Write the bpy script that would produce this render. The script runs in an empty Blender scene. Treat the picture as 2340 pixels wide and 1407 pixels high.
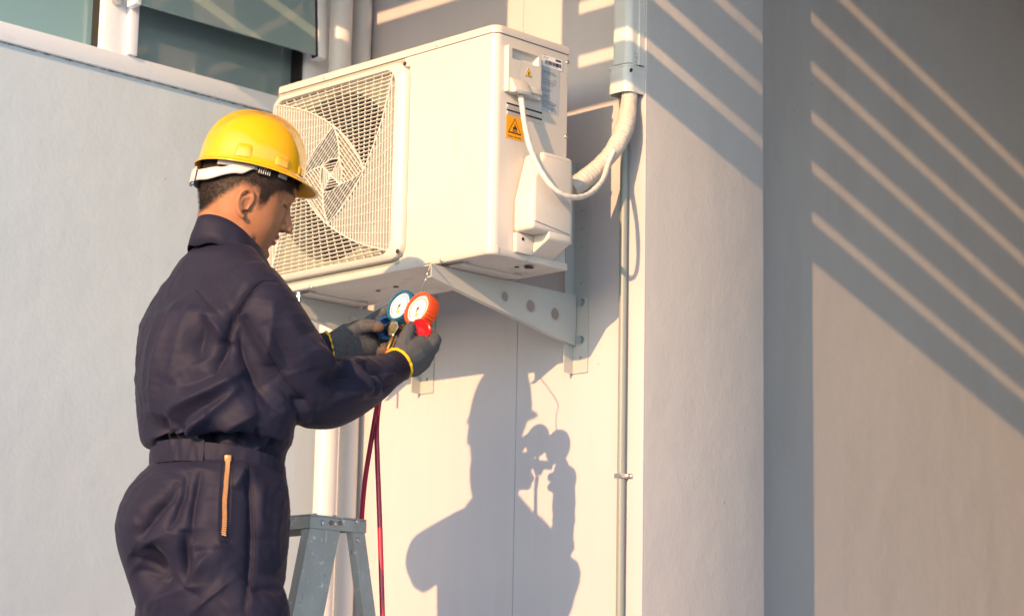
import bpy, bmesh, math, random
import numpy as np
from mathutils import Vector, Matrix, noise

random.seed(7)
rng = np.random.default_rng(7)
SC = bpy.context.scene
COL = SC.collection

# ------------------------------------------------------------------ camera
cam_data = bpy.data.cameras.new('camera')
cam = bpy.data.objects.new('camera', cam_data)
COL.objects.link(cam)
cam_data.sensor_width = 36.0
cam_data.lens = 77.42
cam_data.clip_start = 0.05
cam_data.clip_end = 2000.0
CAM_R, CAM_U, CAM_F = ((0.7092879, 0.7046630, 0.0189936), (0.1170188, -0.1442718, 0.9825946), (-0.6951383, 0.6947199, 0.1847891))
cam.matrix_world = Matrix(((CAM_R[0], CAM_U[0], -CAM_F[0], 3.57441),
                           (CAM_R[1], CAM_U[1], -CAM_F[1], -3.98609),
                           (CAM_R[2], CAM_U[2], -CAM_F[2], 1.45000),
                           (0, 0, 0, 1)))
cam_data.dof.use_dof = True
cam_data.dof.focus_distance = 5.0
cam_data.dof.aperture_fstop = 4.5
SC.camera = cam

# ------------------------------------------------------------------ sky, sun, exposure
SUN_DIR = Vector((-0.29, 1.0, -0.353)).normalized()      # the way the light travels
SUN_EL = math.asin(-SUN_DIR.z)
world = bpy.data.worlds.new('World')
SC.world = world
world.use_nodes = True
wn = world.node_tree
wn.nodes.clear()
w_out = wn.nodes.new('ShaderNodeOutputWorld')
w_bg = wn.nodes.new('ShaderNodeBackground')
w_sky = wn.nodes.new('ShaderNodeTexSky')
w_sky.sky_type = 'NISHITA'
w_sky.sun_disc = False
w_sky.sun_elevation = SUN_EL
w_sky.sun_rotation = math.atan2(-SUN_DIR.x, -SUN_DIR.y)
w_sky.air_density = 1.0
w_sky.dust_density = 0.6
w_sky.ozone_density = 1.6
w_bg.inputs['Strength'].default_value = 0.15
wn.links.new(w_sky.outputs[0], w_bg.inputs[0])
wn.links.new(w_bg.outputs[0], w_out.inputs[0])

sun_data = bpy.data.lights.new('sun', 'SUN')
sun_data.energy = 2.9
sun_data.angle = math.radians(0.5)
sun_data.color = (1.0, 0.55, 0.255)
sun = bpy.data.objects.new('sun', sun_data)
COL.objects.link(sun)
sun.location = (3, -8, 8)
sun.rotation_euler = SUN_DIR.to_track_quat('-Z', 'Y').to_euler()

SC.view_settings.view_transform = 'Standard'
SC.view_settings.look = 'None'
SC.view_settings.exposure = 1.28
SC.view_settings.gamma = 1.0
SC.view_settings.use_curve_mapping = False
SC.cycles.max_bounces = 8
SC.cycles.diffuse_bounces = 4
SC.cycles.use_denoising = True

# ------------------------------------------------------------------ materials
def new_mat(name):
    m = bpy.data.materials.new(name)
    m.use_nodes = True
    nt = m.node_tree
    return m, nt, nt.nodes['Principled BSDF']

def node(nt, kind, **kw):
    n = nt.nodes.new(kind)
    for k, v in kw.items():
        if k.startswith('i_'):
            n.inputs[k[2:]].default_value = v
        else:
            setattr(n, k, v)
    return n

def c4(c):
    return (c[0], c[1], c[2], 1.0)

def mat(name, col, rough=0.5, metal=0.0, spec=0.5, var=0.06, vscale=6.0, bump=0.0, bscale=150.0,
        bdist=0.001, coat=0.0, sss=0.0, rvar=0.0, sheen=0.0, spots=None, stretch=None):
    """plain painted / plastic / metal surface: colour mottling, fine relief, optional wear spots"""
    m, nt, b = new_mat(name)
    tc = node(nt, 'ShaderNodeTexCoord')
    src = tc.outputs['Object']
    if stretch:
        mp = node(nt, 'ShaderNodeMapping')
        mp.inputs['Scale'].default_value = stretch
        nt.links.new(src, mp.inputs[0]); src = mp.outputs[0]
    nz = node(nt, 'ShaderNodeTexNoise', i_Scale=vscale, i_Detail=5.0, i_Roughness=0.6)
    nt.links.new(src, nz.inputs['Vector'])
    hs = node(nt, 'ShaderNodeMix', data_type='RGBA')
    hs.inputs['A'].default_value = c4([max(0, x * (1 - var)) for x in col])
    hs.inputs['B'].default_value = c4([min(1, x * (1 + var)) for x in col])
    nt.links.new(nz.outputs[0], hs.inputs['Factor'])
    last = hs.outputs['Result']
    if spots:
        scol, sscale, sthr = spots
        sn = node(nt, 'ShaderNodeTexNoise', i_Scale=sscale, i_Detail=8.0, i_Roughness=0.7)
        nt.links.new(src, sn.inputs['Vector'])
        rp = node(nt, 'ShaderNodeValToRGB')
        rp.color_ramp.elements[0].position = sthr
        rp.color_ramp.elements[1].position = min(1.0, sthr + 0.06)
        nt.links.new(sn.outputs[0], rp.inputs[0])
        mx = node(nt, 'ShaderNodeMix', data_type='RGBA')
        nt.links.new(rp.outputs[0], mx.inputs['Factor'])
        nt.links.new(last, mx.inputs['A'])
        mx.inputs['B'].default_value = c4(scol)
        last = mx.outputs['Result']
    nt.links.new(last, b.inputs['Base Color'])
    b.inputs['Roughness'].default_value = rough
    if rvar:
        mr = node(nt, 'ShaderNodeMapRange')
        mr.inputs['To Min'].default_value = max(0, rough - rvar)
        mr.inputs['To Max'].default_value = min(1, rough + rvar)
        nt.links.new(nz.outputs[0], mr.inputs['Value'])
        nt.links.new(mr.outputs[0], b.inputs['Roughness'])
    b.inputs['Metallic'].default_value = metal
    b.inputs['Specular IOR Level'].default_value = spec
    b.inputs['Coat Weight'].default_value = coat
    b.inputs['Coat Roughness'].default_value = 0.04
    if sss:
        b.inputs['Subsurface Weight'].default_value = sss
        b.inputs['Subsurface Radius'].default_value = (0.012, 0.005, 0.003)
        b.inputs['Subsurface Scale'].default_value = 0.6
    if sheen:
        b.inputs['Sheen Weight'].default_value = sheen
        b.inputs['Sheen Roughness'].default_value = 0.5
    if bump:
        bn = node(nt, 'ShaderNodeTexNoise', i_Scale=bscale, i_Detail=4.0)
        nt.links.new(src, bn.inputs['Vector'])
        bp_ = node(nt, 'ShaderNodeBump', i_Strength=bump, i_Distance=bdist)
        nt.links.new(bn.outputs[0], bp_.inputs['Height'])
        nt.links.new(bp_.outputs[0], b.inputs['Normal'])
    return m

def plaster(name, col, bump=0.6, scale=110.0, var=0.07, fine=420.0, streak=0.05):
    """painted render: roller texture, soft mottling, faint vertical streaks, pinholes"""
    m, nt, b = new_mat(name)
    tc = node(nt, 'ShaderNodeTexCoord')
    o = tc.outputs['Object']
    n1 = node(nt, 'ShaderNodeTexNoise', i_Scale=1.7, i_Detail=6.0, i_Roughness=0.62)
    nt.links.new(o, n1.inputs['Vector'])
    mp = node(nt, 'ShaderNodeMapping')
    mp.inputs['Scale'].default_value = (22.0, 22.0, 1.2)
    nt.links.new(o, mp.inputs[0])
    n2 = node(nt, 'ShaderNodeTexNoise', i_Scale=1.0, i_Detail=3.0)
    nt.links.new(mp.outputs[0], n2.inputs['Vector'])
    mix = node(nt, 'ShaderNodeMix', data_type='RGBA')
    mix.inputs['A'].default_value = c4([x * (1 - var) for x in col])
    mix.inputs['B'].default_value = c4([min(1, x * (1 + var)) for x in col])
    nt.links.new(n1.outputs[0], mix.inputs['Factor'])
    st = node(nt, 'ShaderNodeMix', data_type='RGBA', blend_type='MULTIPLY')
    mr = node(nt, 'ShaderNodeMapRange')
    mr.inputs['From Min'].default_value = 0.3
    mr.inputs['From Max'].default_value = 0.7
    mr.inputs['To Min'].default_value = 1 - streak
    mr.inputs['To Max'].default_value = 1.0
    nt.links.new(n2.outputs[0], mr.inputs['Value'])
    cb = node(nt, 'ShaderNodeCombineColor')
    for k in range(3):
        nt.links.new(mr.outputs[0], cb.inputs[k])
    st.inputs['Factor'].default_value = 1.0
    nt.links.new(mix.outputs['Result'], st.inputs['A'])
    nt.links.new(cb.outputs[0], st.inputs['B'])
    # small dark pinholes and drips
    vo = node(nt, 'ShaderNodeTexVoronoi', i_Scale=5.0)
    nt.links.new(o, vo.inputs['Vector'])
    lt = node(nt, 'ShaderNodeMath', operation='LESS_THAN')
    lt.inputs[1].default_value = 0.016
    nt.links.new(vo.outputs['Distance'], lt.inputs[0])
    pm = node(nt, 'ShaderNodeMix', data_type='RGBA')
    fm = node(nt, 'ShaderNodeMath', operation='MULTIPLY')
    fm.inputs[1].default_value = 0.45
    nt.links.new(lt.outputs[0], fm.inputs[0])
    nt.links.new(fm.outputs[0], pm.inputs['Factor'])
    nt.links.new(st.outputs['Result'], pm.inputs['A'])
    pm.inputs['B'].default_value = c4([x * 0.35 for x in col])
    nt.links.new(pm.outputs['Result'], b.inputs['Base Color'])
    b.inputs['Roughness'].default_value = 0.75
    b.inputs['Specular IOR Level'].default_value = 0.25
    na = node(nt, 'ShaderNodeTexNoise', i_Scale=scale, i_Detail=3.0, i_Roughness=0.5)
    nb = node(nt, 'ShaderNodeTexNoise', i_Scale=fine, i_Detail=2.0)
    nc = node(nt, 'ShaderNodeTexNoise', i_Scale=9.0, i_Detail=2.0)
    for n_ in (na, nb, nc):
        nt.links.new(o, n_.inputs['Vector'])
    b1 = node(nt, 'ShaderNodeBump', i_Strength=bump, i_Distance=0.0016)
    b2 = node(nt, 'ShaderNodeBump', i_Strength=bump * 0.5, i_Distance=0.0006)
    b3 = node(nt, 'ShaderNodeBump', i_Strength=0.5, i_Distance=0.005)
    nt.links.new(na.outputs[0], b1.inputs['Height'])
    nt.links.new(nb.outputs[0], b2.inputs['Height'])
    nt.links.new(nc.outputs[0], b3.inputs['Height'])
    nt.links.new(b3.outputs[0], b1.inputs['Normal'])
    nt.links.new(b1.outputs[0], b2.inputs['Normal'])
    nt.links.new(b2.outputs[0], b.inputs['Normal'])
    return m

M = {}
M['wall_left'] = plaster('pale_grey_render', (0.485, 0.585, 0.665), bump=0.36, scale=85.0, streak=0.015)
M['wall_beige'] = plaster('smooth_pale_board', (0.51, 0.495, 0.515), bump=0.10, scale=60.0, streak=0.03, var=0.04)
M['pillar'] = plaster('grey_render', (0.43, 0.44, 0.45), bump=0.45, scale=95.0, streak=0.02)
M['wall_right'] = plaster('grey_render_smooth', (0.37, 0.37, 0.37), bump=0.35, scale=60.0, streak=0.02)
M['ground'] = plaster('concrete_yard', (0.58, 0.62, 0.63), bump=0.8, scale=40.0)
M['alu_white'] = mat('white_coated_aluminium', (0.80, 0.86, 0.92), rough=0.35, var=0.02, bump=0.03, bscale=60)
M['gasket'] = mat('black_gasket', (0.015, 0.015, 0.015), rough=0.6)
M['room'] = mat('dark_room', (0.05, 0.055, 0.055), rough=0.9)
M['ac'] = mat('ivory_enamel', (0.57, 0.545, 0.50), rough=0.38, var=0.015, vscale=3, bump=0.04, bscale=35, bdist=0.002, coat=0.15)
M['ac_plastic'] = mat('ivory_plastic', (0.60, 0.57, 0.51), rough=0.42, var=0.015, vscale=4)
M['grille'] = mat('ivory_grille', (0.68, 0.67, 0.60), rough=0.4, var=0.02)
M['ac_base'] = mat('ivory_base', (0.55, 0.525, 0.475), rough=0.45, var=0.05, vscale=8, spots=((0.3, 0.25, 0.2), 60.0, 0.72))
M['ac_inner'] = mat('inner_shroud', (0.30, 0.32, 0.27), rough=0.6, var=0.1)
M['coil'] = mat('coil_dark', (0.012, 0.024, 0.020), rough=0.6)
M['fan'] = mat('fan_blade', (0.012, 0.02, 0.018), rough=0.5)
M['dark'] = mat('slot_shade', (0.02, 0.02, 0.02), rough=0.7)  # flat dark colour standing in for the shade inside slots and holes
M['steel'] = mat('zinc_screw', (0.62, 0.62, 0.60), rough=0.28, metal=1.0, var=0.1, vscale=80)
M['zinc_blue'] = mat('blue_zinc', (0.45, 0.55, 0.60), rough=0.3, metal=1.0, var=0.15, vscale=90)
M['bracket'] = mat('white_powder_coat', (0.43, 0.445, 0.43), rough=0.38, var=0.04, vscale=9, spots=((0.45, 0.40, 0.33), 45.0, 0.74))
M['trunk'] = mat('ivory_trunking', (0.62, 0.65, 0.635), rough=0.33, var=0.02)
M['wrap'] = mat('vinyl_wrap', (0.52, 0.49, 0.44), rough=0.42, var=0.06, vscale=20)
M['cable'] = mat('white_cable', (0.60, 0.58, 0.54), rough=0.45, var=0.05, vscale=30)
M['conduit'] = mat('grey_conduit', (0.23, 0.27, 0.26), rough=0.4, var=0.06)
M['pvc'] = mat('white_pvc', (0.62, 0.62, 0.61), rough=0.38, var=0.05, vscale=4)
M['lbl_white'] = mat('label_white', (0.78, 0.78, 0.78), rough=0.5)
M['lbl_grey'] = mat('label_silver', (0.40, 0.44, 0.47), rough=0.4, var=0.05)
M['ink'] = mat('ink_black', (0.015, 0.015, 0.015), rough=0.6)
M['ink_grey'] = mat('ink_grey', (0.13, 0.14, 0.16), rough=0.6)
M['yellow_sign'] = mat('sign_yellow', (0.85, 0.50, 0.02), rough=0.4)
M['orange_sign'] = mat('sign_orange', (0.82, 0.36, 0.01), rough=0.4)
M['alu'] = mat('worn_aluminium', (0.44, 0.435, 0.39), rough=0.45, metal=0.25, var=0.30, vscale=16, rvar=0.12,
               spots=((0.72, 0.71, 0.66), 42.0, 0.60), bump=0.15, bscale=120)
def add_stains(m, col, scale, thr, stretch, amount=1.0):
    """a second layer of marks over a finished material"""
    nt = m.node_tree
    b = nt.nodes['Principled BSDF']
    src = b.inputs['Base Color'].links[0].from_socket
    tc = node(nt, 'ShaderNodeTexCoord')
    mp = node(nt, 'ShaderNodeMapping')
    mp.inputs['Scale'].default_value = stretch
    nt.links.new(tc.outputs['Object'], mp.inputs[0])
    nz = node(nt, 'ShaderNodeTexNoise', i_Scale=scale, i_Detail=6.0, i_Roughness=0.65)
    nt.links.new(mp.outputs[0], nz.inputs['Vector'])
    rp = node(nt, 'ShaderNodeValToRGB')
    rp.color_ramp.elements[0].position = thr
    rp.color_ramp.elements[1].position = thr + 0.07
    nt.links.new(nz.outputs[0], rp.inputs[0])
    am = node(nt, 'ShaderNodeMath', operation='MULTIPLY')
    am.inputs[1].default_value = amount
    nt.links.new(rp.outputs[0], am.inputs[0])
    mx = node(nt, 'ShaderNodeMix', data_type='RGBA')
    nt.links.new(am.outputs[0], mx.inputs['Factor'])
    nt.links.new(src, mx.inputs['A'])
    mx.inputs['B'].default_value = c4(col)
    nt.links.new(mx.outputs['Result'], b.inputs['Base Color'])
add_stains(M['alu'], (0.16, 0.10, 0.06), 26.0, 0.63, (1, 1, 0.6))
add_stains(M['alu'], (0.62, 0.62, 0.60), 30.0, 0.64, (3, 3, 0.5))
add_stains(M['alu'], (0.05, 0.05, 0.05), 70.0, 0.70, (1, 1, 1))
M['rivet'] = mat('rivet', (0.62, 0.62, 0.58), rough=0.35, metal=0.7, var=0.15, vscale=70)
M['rust_bolt'] = mat('rusty_bolt', (0.33, 0.20, 0.12), rough=0.5, metal=0.6, var=0.3, vscale=120)
M['hose_red'] = mat('red_hose', (0.45, 0.014, 0.040), rough=0.24, var=0.1, vscale=30, coat=0.2)
M['brass'] = mat('brass', (0.62, 0.40, 0.14), rough=0.3, metal=1.0, var=0.1, vscale=60)
M['chrome'] = mat('chrome', (0.75, 0.75, 0.75), rough=0.15, metal=1.0)
M['boot_blue'] = mat('blue_rubber', (0.005, 0.115, 0.24), rough=0.42)
M['boot_orange'] = mat('orange_rubber', (0.80, 0.085, 0.012), rough=0.42)
M['knob_red'] = mat('red_plastic', (0.62, 0.012, 0.012), rough=0.3)
M['knob_blue'] = mat('blue_plastic', (0.008, 0.07, 0.24), rough=0.35)
M['dial'] = mat('dial_white', (0.82, 0.83, 0.84), rough=0.3, coat=0.6)
M['dial_blue'] = mat('dial_blue', (0.18, 0.36, 0.68), rough=0.4)
M['dial_red'] = mat('dial_red', (0.75, 0.30, 0.28), rough=0.4)
M['helmet'] = mat('yellow_abs', (0.76, 0.40, 0.002), rough=0.16, var=0.015, coat=0.9, spec=0.5, bump=0.02, bscale=25, bdist=0.004)
M['helmet_in'] = mat('yellow_abs_inside', (0.72, 0.34, 0.004), rough=0.7, spec=0.15)
M['strap'] = mat('grey_webbing', (0.36, 0.36, 0.37), rough=0.5, var=0.04)
M['strap_white'] = mat('strap_white', (0.56, 0.53, 0.52), rough=0.45, var=0.03)
M['hair'] = mat('black_hair', (0.016, 0.012, 0.010), rough=0.5, spec=0.3)
M['gold'] = mat('brass_zip', (0.34, 0.18, 0.075), rough=0.45, metal=0.5, var=0.15, vscale=200)
M['yellow_cuff'] = mat('yellow_yarn', (0.80, 0.48, 0.01), rough=0.8, bump=0.8, bscale=600, bdist=0.002)
M['shoe'] = mat('black_shoe', (0.02, 0.018, 0.016), rough=0.4)
M['roof'] = plaster('roof_soffit', (0.45, 0.43, 0.40), bump=0.3, scale=60.0)
add_stains(M['ac'], (0.30, 0.26, 0.20), 9.0, 0.56, (1, 1, 0.35), 0.10)
add_stains(M['ac'], (0.16, 0.13, 0.10), 55.0, 0.74, (1, 1, 0.7), 0.5)
add_stains(M['ac_plastic'], (0.28, 0.24, 0.18), 14.0, 0.58, (1, 1, 0.5), 0.12)
add_stains(M['ac_base'], (0.20, 0.17, 0.13), 18.0, 0.56, (1, 1, 1), 0.25)
add_stains(M['wall_beige'], (0.30, 0.27, 0.23), 3.0, 0.56, (4, 4, 0.5), 0.06)
add_stains(M['wall_beige'], (0.20, 0.18, 0.16), 28.0, 0.76, (1, 1, 1), 0.4)
add_stains(M['pillar'], (0.62, 0.60, 0.58), 12.0, 0.70, (6, 6, 0.4), 0.35)
add_stains(M['wall_right'], (0.25, 0.23, 0.21), 2.2, 0.55, (3, 3, 0.6), 0.12)
add_stains(M['wall_left'], (0.66, 0.68, 0.70), 14.0, 0.72, (6, 6, 0.5), 0.3)
add_stains(M['trunk'], (0.35, 0.33, 0.28), 14.0, 0.60, (1, 1, 0.4), 0.15)
add_stains(M['wrap'], (0.30, 0.26, 0.20), 30.0, 0.58, (1, 1, 1), 0.25)
add_stains(M['pvc'], (0.30, 0.28, 0.24), 8.0, 0.58, (1, 1, 0.2), 0.2)
add_stains(M['alu_white'], (0.40, 0.40, 0.38), 12.0, 0.62, (1, 1, 1), 0.15)
M['caulk'] = mat('dirty_caulk', (0.16, 0.17, 0.13), rough=0.9, var=0.5, vscale=120)
M['slat'] = mat('grey_slat', (0.35, 0.36, 0.36), rough=0.5)

# ------------------------------------------------------------------ mesh helpers
def link_mesh(name, verts, faces, m, parent=None, smooth=False, auto=None):
    me = bpy.data.meshes.new(name)
    me.from_pydata([tuple(v) for v in verts], [], [tuple(int(i) for i in f) for f in faces])
    if m is not None:
        me.materials.append(m)
    me.update()
    return link_me(name, me, parent, smooth, auto)

def link_me(name, me, parent=None, smooth=False, auto=None):
    if smooth:
        me.polygons.foreach_set('use_smooth', [True] * len(me.polygons))
        if auto is not None:
            me.set_sharp_from_angle(angle=math.radians(auto))
    o = bpy.data.objects.new(name, me)
    COL.objects.link(o)
    adopt(o, parent)
    return o

def adopt(o, parent):
    if parent is not None:
        o.parent = parent
        if parent.type == 'EMPTY':
            o.matrix_parent_inverse = Matrix.Translation(-parent.location)
    return o

def link_bm(name, bm, m, parent=None, smooth=False, auto=None):
    me = bpy.data.meshes.new(name)
    bm.normal_update()
    bm.to_mesh(me)
    bm.free()
    if m is not None:
        me.materials.append(m)
    return link_me(name, me, parent, smooth, auto)

def thing(name, label, cat, loc=(0, 0, 0), group=None):
    o = bpy.data.objects.new(name, None)
    o.empty_display_size = 0.1
    o.location = loc
    COL.objects.link(o)
    tag(o, label, cat, group)
    return o

def tag(o, label=None, cat=None, group=None, kind=None):
    for k, v in (('label', label), ('category', cat), ('group', group), ('kind', kind)):
        if v:
            o[k] = v
    return o

def bm_box(bm, lo, hi, bevel=0.0, seg=2, mtx=None):
    vs = [bm.verts.new((x, y, z)) for x in (lo[0], hi[0]) for y in (lo[1], hi[1]) for z in (lo[2], hi[2])]
    fs = [(0, 1, 3, 2), (4, 6, 7, 5), (0, 4, 5, 1), (2, 3, 7, 6), (0, 2, 6, 4), (1, 5, 7, 3)]
    faces = [bm.faces.new([vs[i] for i in f]) for f in fs]
    if bevel:
        es = list({e for f in faces for e in f.edges})
        r = bmesh.ops.bevel(bm, geom=es, offset=bevel, segments=seg, affect='EDGES', profile=0.5)
        vs = list({v for f in r['faces'] for v in f.verts} | {v for v in vs if v.is_valid})
    if mtx is not None:
        for v in vs:
            v.co = mtx @ v.co
    return vs

def box(name, lo, hi, m, parent=None, bevel=0.0, seg=2, mtx=None):
    lo2 = [min(a, b) for a, b in zip(lo, hi)]
    hi2 = [max(a, b) for a, b in zip(lo, hi)]
    bm = bmesh.new()
    bm_box(bm, lo2, hi2, bevel, seg, mtx)
    return link_bm(name, bm, m, parent, smooth=bevel > 0, auto=40)

def prism(name, poly, axis, a, b, m, parent=None, bevel=0.0, seg=2):
    """extrude a 2D polygon along world axis from a to b; poly in the other two axes in order"""
    bm = bmesh.new()
    def p3(p, t):
        return {'x': (t, p[0], p[1]), 'y': (p[0], t, p[1]), 'z': (p[0], p[1], t)}[axis]
    v0 = [bm.verts.new(p3(p, a)) for p in poly]
    v1 = [bm.verts.new(p3(p, b)) for p in poly]
    n = len(poly)
    bm.faces.new(v0)
    bm.faces.new(v1[::-1])
    for i in range(n):
        j = (i + 1) % n
        bm.faces.new((v0[j], v0[i], v1[i], v1[j]))
    bmesh.ops.recalc_face_normals(bm, faces=bm.faces)
    if bevel:
        bmesh.ops.bevel(bm, geom=list(bm.edges), offset=bevel, segments=seg, affect='EDGES', profile=0.5)
    return link_bm(name, bm, m, parent, smooth=bevel > 0, auto=40)

def rrect(x0, x1, z0, z1, r, n=6):
    pts = []
    for cx, cz, a0 in ((x1 - r, z1 - r, 0), (x0 + r, z1 - r, 90), (x0 + r, z0 + r, 180), (x1 - r, z0 + r, 270)):
        for k in range(n + 1):
            a = math.radians(a0 + 90 * k / n)
            pts.append((cx + r * math.cos(a), cz + r * math.sin(a)))
    return pts

def frame_of(t):
    t = Vector(t).normalized()
    up = Vector((0, 0, 1)) if abs(t.z) < 0.9 else Vector((1, 0, 0))
    a = t.cross(up).normalized()
    return a, t.cross(a).normalized()

def catmull(pts, n=8):
    pts = [np.array(p, float) for p in pts]
    if len(pts) < 3:
        return [pts[0] + (pts[-1] - pts[0]) * k / n for k in range(n + 1)]
    P = [2 * pts[0] - pts[1]] + pts + [2 * pts[-1] - pts[-2]]
    out = []
    for i in range(1, len(P) - 2):
        for k in range(n):
            t = k / n
            p0, p1, p2, p3 = P[i - 1], P[i], P[i + 1], P[i + 2]
            out.append(0.5 * ((2 * p1) + (p2 - p0) * t + (2 * p0 - 5 * p1 + 4 * p2 - p3) * t * t + (3 * p1 - p0 - 3 * p2 + p3) * t ** 3))
    out.append(pts[-1])
    return out

def sweep(path, radii, n=14, caps='flat', flat=1.0, up=None):
    """tube along a path; returns verts, faces.  radii: list per point; flat scales the second axis"""
    path = [np.array(p, float)[:3] for p in path]
    m = len(path)
    if not hasattr(radii, '__len__'):
        radii = [radii] * m
    T = []
    for i in range(m):
        a = path[max(0, i - 1)]; b = path[min(m - 1, i + 1)]
        d = b - a
        T.append(d / (np.linalg.norm(d) + 1e-12))
    if up is None:
        u, _ = frame_of(T[0]); u = np.array(u)
    else:
        u = np.array(up, float)
    V, Fs = [], []
    rings = []
    seq = [(path[i], T[i], radii[i]) for i in range(m)]
    if caps == 'round':
        pre = [(path[0] - T[0] * radii[0] * math.cos(a), T[0], radii[0] * math.sin(a)) for a in (0.25, 0.65, 1.1)]
        post = [(path[-1] + T[-1] * radii[-1] * math.cos(a), T[-1], radii[-1] * math.sin(a)) for a in (1.1, 0.65, 0.25)]
        seq = pre + seq + post
    for p, t, r in seq:
        u = u - t * (u @ t)
        u = u / (np.linalg.norm(u) + 1e-12)
        w = np.cross(t, u)
        ring = []
        for k in range(n):
            a = 2 * math.pi * k / n
            ring.append(len(V))
            V.append(p + r * (math.cos(a) * u + flat * math.sin(a) * w))
        rings.append(ring)
    for r0, r1 in zip(rings, rings[1:]):
        for k in range(n):
            Fs.append((r0[k], r0[(k + 1) % n], r1[(k + 1) % n], r1[k]))
    Fs.append(tuple(rings[0][::-1]))
    Fs.append(tuple(rings[-1]))
    return V, Fs

def tube(name, pts, r, m, parent=None, n=14, sub=8, caps='flat', smooth_path=True):
    path = catmull(pts, sub) if smooth_path else [np.array(p, float) for p in pts]
    if hasattr(r, '__len__'):
        xs = np.linspace(0, 1, len(r))
        rr = list(np.interp(np.linspace(0, 1, len(path)), xs, r))
    else:
        rr = r
    v, f = sweep(path, rr, n, caps)
    return link_mesh(name, v, f, m, parent, smooth=True, auto=50)

def cyl(name, c, axis, r, h, m, parent=None, n=24, r2=None, bevel=0.0):
    """cylinder from c along axis by h"""
    a = np.array(axis, float); a /= np.linalg.norm(a)
    c = np.array(c, float)
    v, f = sweep([c, c + a * h], [r, r if r2 is None else r2], n)
    me = bpy.data.meshes.new(name)
    me.from_pydata([tuple(x) for x in v], [], f)
    if bevel:
        bm = bmesh.new(); bm.from_mesh(me)
        es = [e for e in bm.edges if len(e.link_faces) == 2 and e.calc_face_angle(0) > 1.0]
        bmesh.ops.bevel(bm, geom=es, offset=bevel, segments=2, affect='EDGES', profile=0.5)
        bm.to_mesh(me); bm.free()
    me.materials.append(m)
    return link_me(name, me, parent, True, 40)

def screw(name, c, nrm, r, parent, m=None):
    """pan-head screw with a cross slot"""
    c = np.array(c, float); a = np.array(nrm, float); a /= np.linalg.norm(a)
    path = [c, c + a * r * 0.35, c + a * r * 0.6, c + a * r * 0.7]
    v, f = sweep(path, [r, r, r * 0.75, r * 0.3], 16)
    o = link_mesh(name, v, f, m or M['steel'], parent, smooth=True, auto=60)
    return o

def hexbolt(name, c, nrm, r, parent, m):
    c = np.array(c, float); a = np.array(nrm, float); a /= np.linalg.norm(a)
    v, f = sweep([c, c + a * r * 0.18], [r * 1.35, r * 1.35], 24)
    v2, f2 = sweep([c + a * r * 0.19, c + a * r * 0.75, c + a * r * 0.85], [r, r, r * 0.86], 6)
    k = len(v)
    return link_mesh(name, v + v2, f + [tuple(i + k for i in q) for q in f2], m, parent)

def voxel_union(parts, voxel, smooth=4, lam=0.5):
    """fuse closed shells into one continuous surface; returns verts (n,3) and faces"""
    V, Fs = [], []
    for v, f in parts:
        k = len(V)
        V.extend([tuple(x) for x in v]); Fs.extend([tuple(int(i) + k for i in q) for q in f])
    me = bpy.data.meshes.new('tmp')
    me.from_pydata(V, [], Fs)
    bm = bmesh.new(); bm.from_mesh(me)
    bmesh.ops.recalc_face_normals(bm, faces=bm.faces)
    bm.to_mesh(me); bm.free()
    o = bpy.data.objects.new('tmp', me)
    COL.objects.link(o)
    md = o.modifiers.new('r', 'REMESH')
    md.mode = 'VOXEL'; md.voxel_size = voxel; md.adaptivity = 0.0
    dg = bpy.context.evaluated_depsgraph_get()
    ev = o.evaluated_get(dg)
    m2 = ev.to_mesh()
    n = len(m2.vertices)
    co = np.empty(n * 3); m2.vertices.foreach_get('co', co); co = co.reshape(-1, 3)
    faces = [tuple(p.vertices) for p in m2.polygons]
    ed = np.empty(len(m2.edges) * 2, dtype=np.int64); m2.edges.foreach_get('vertices', ed); ed = ed.reshape(-1, 2)
    ev.to_mesh_clear()
    bpy.data.objects.remove(o); bpy.data.meshes.remove(me)
    co = relax(co, ed, smooth, lam)
    return co, faces, ed

def relax(co, ed, it, lam=0.5):
    n = len(co)
    deg = np.bincount(ed.ravel(), minlength=n)[:, None]
    for _ in range(it):
        s = np.zeros_like(co)
        np.add.at(s, ed[:, 0], co[ed[:, 1]])
        np.add.at(s, ed[:, 1], co[ed[:, 0]])
        co = co + lam * (s / np.maximum(deg, 1) - co)
    return co

def vert_normals(co, faces):
    f = np.array([q[:4] if len(q) >= 4 else q + (q[-1],) for q in faces])
    d1 = co[f[:, 2]] - co[f[:, 0]]; d2 = co[f[:, 3]] - co[f[:, 1]]
    fn = np.cross(d1, d2)
    nn = np.zeros_like(co)
    for k in range(4):
        np.add.at(nn, f[:, k], fn)
    return nn / (np.linalg.norm(nn, axis=1, keepdims=True) + 1e-12)

def ellipsoid(c, rx, axes, nu=20, nv=12):
    """closed ellipsoid with given axes (three unit vectors) and radii"""
    c = np.array(c, float); A = [np.array(a, float) for a in axes]
    V = [c + A[2] * rx[2]]
    for i in range(1, nv):
        th = math.pi * i / nv
        for k in range(nu):
            ph = 2 * math.pi * k / nu
            V.append(c + A[0] * rx[0] * math.sin(th) * math.cos(ph) + A[1] * rx[1] * math.sin(th) * math.sin(ph) + A[2] * rx[2] * math.cos(th))
    V.append(c - A[2] * rx[2])
    Fs = []
    for k in range(nu):
        Fs.append((0, 1 + k, 1 + (k + 1) % nu))
    for i in range(nv - 2):
        for k in range(nu):
            a = 1 + i * nu; b = a + nu
            Fs.append((a + k, b + k, b + (k + 1) % nu, a + (k + 1) % nu))
    b = 1 + (nv - 2) * nu
    for k in range(nu):
        Fs.append((b + k, len(V) - 1, b + (k + 1) % nu))
    return V, Fs

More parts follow.
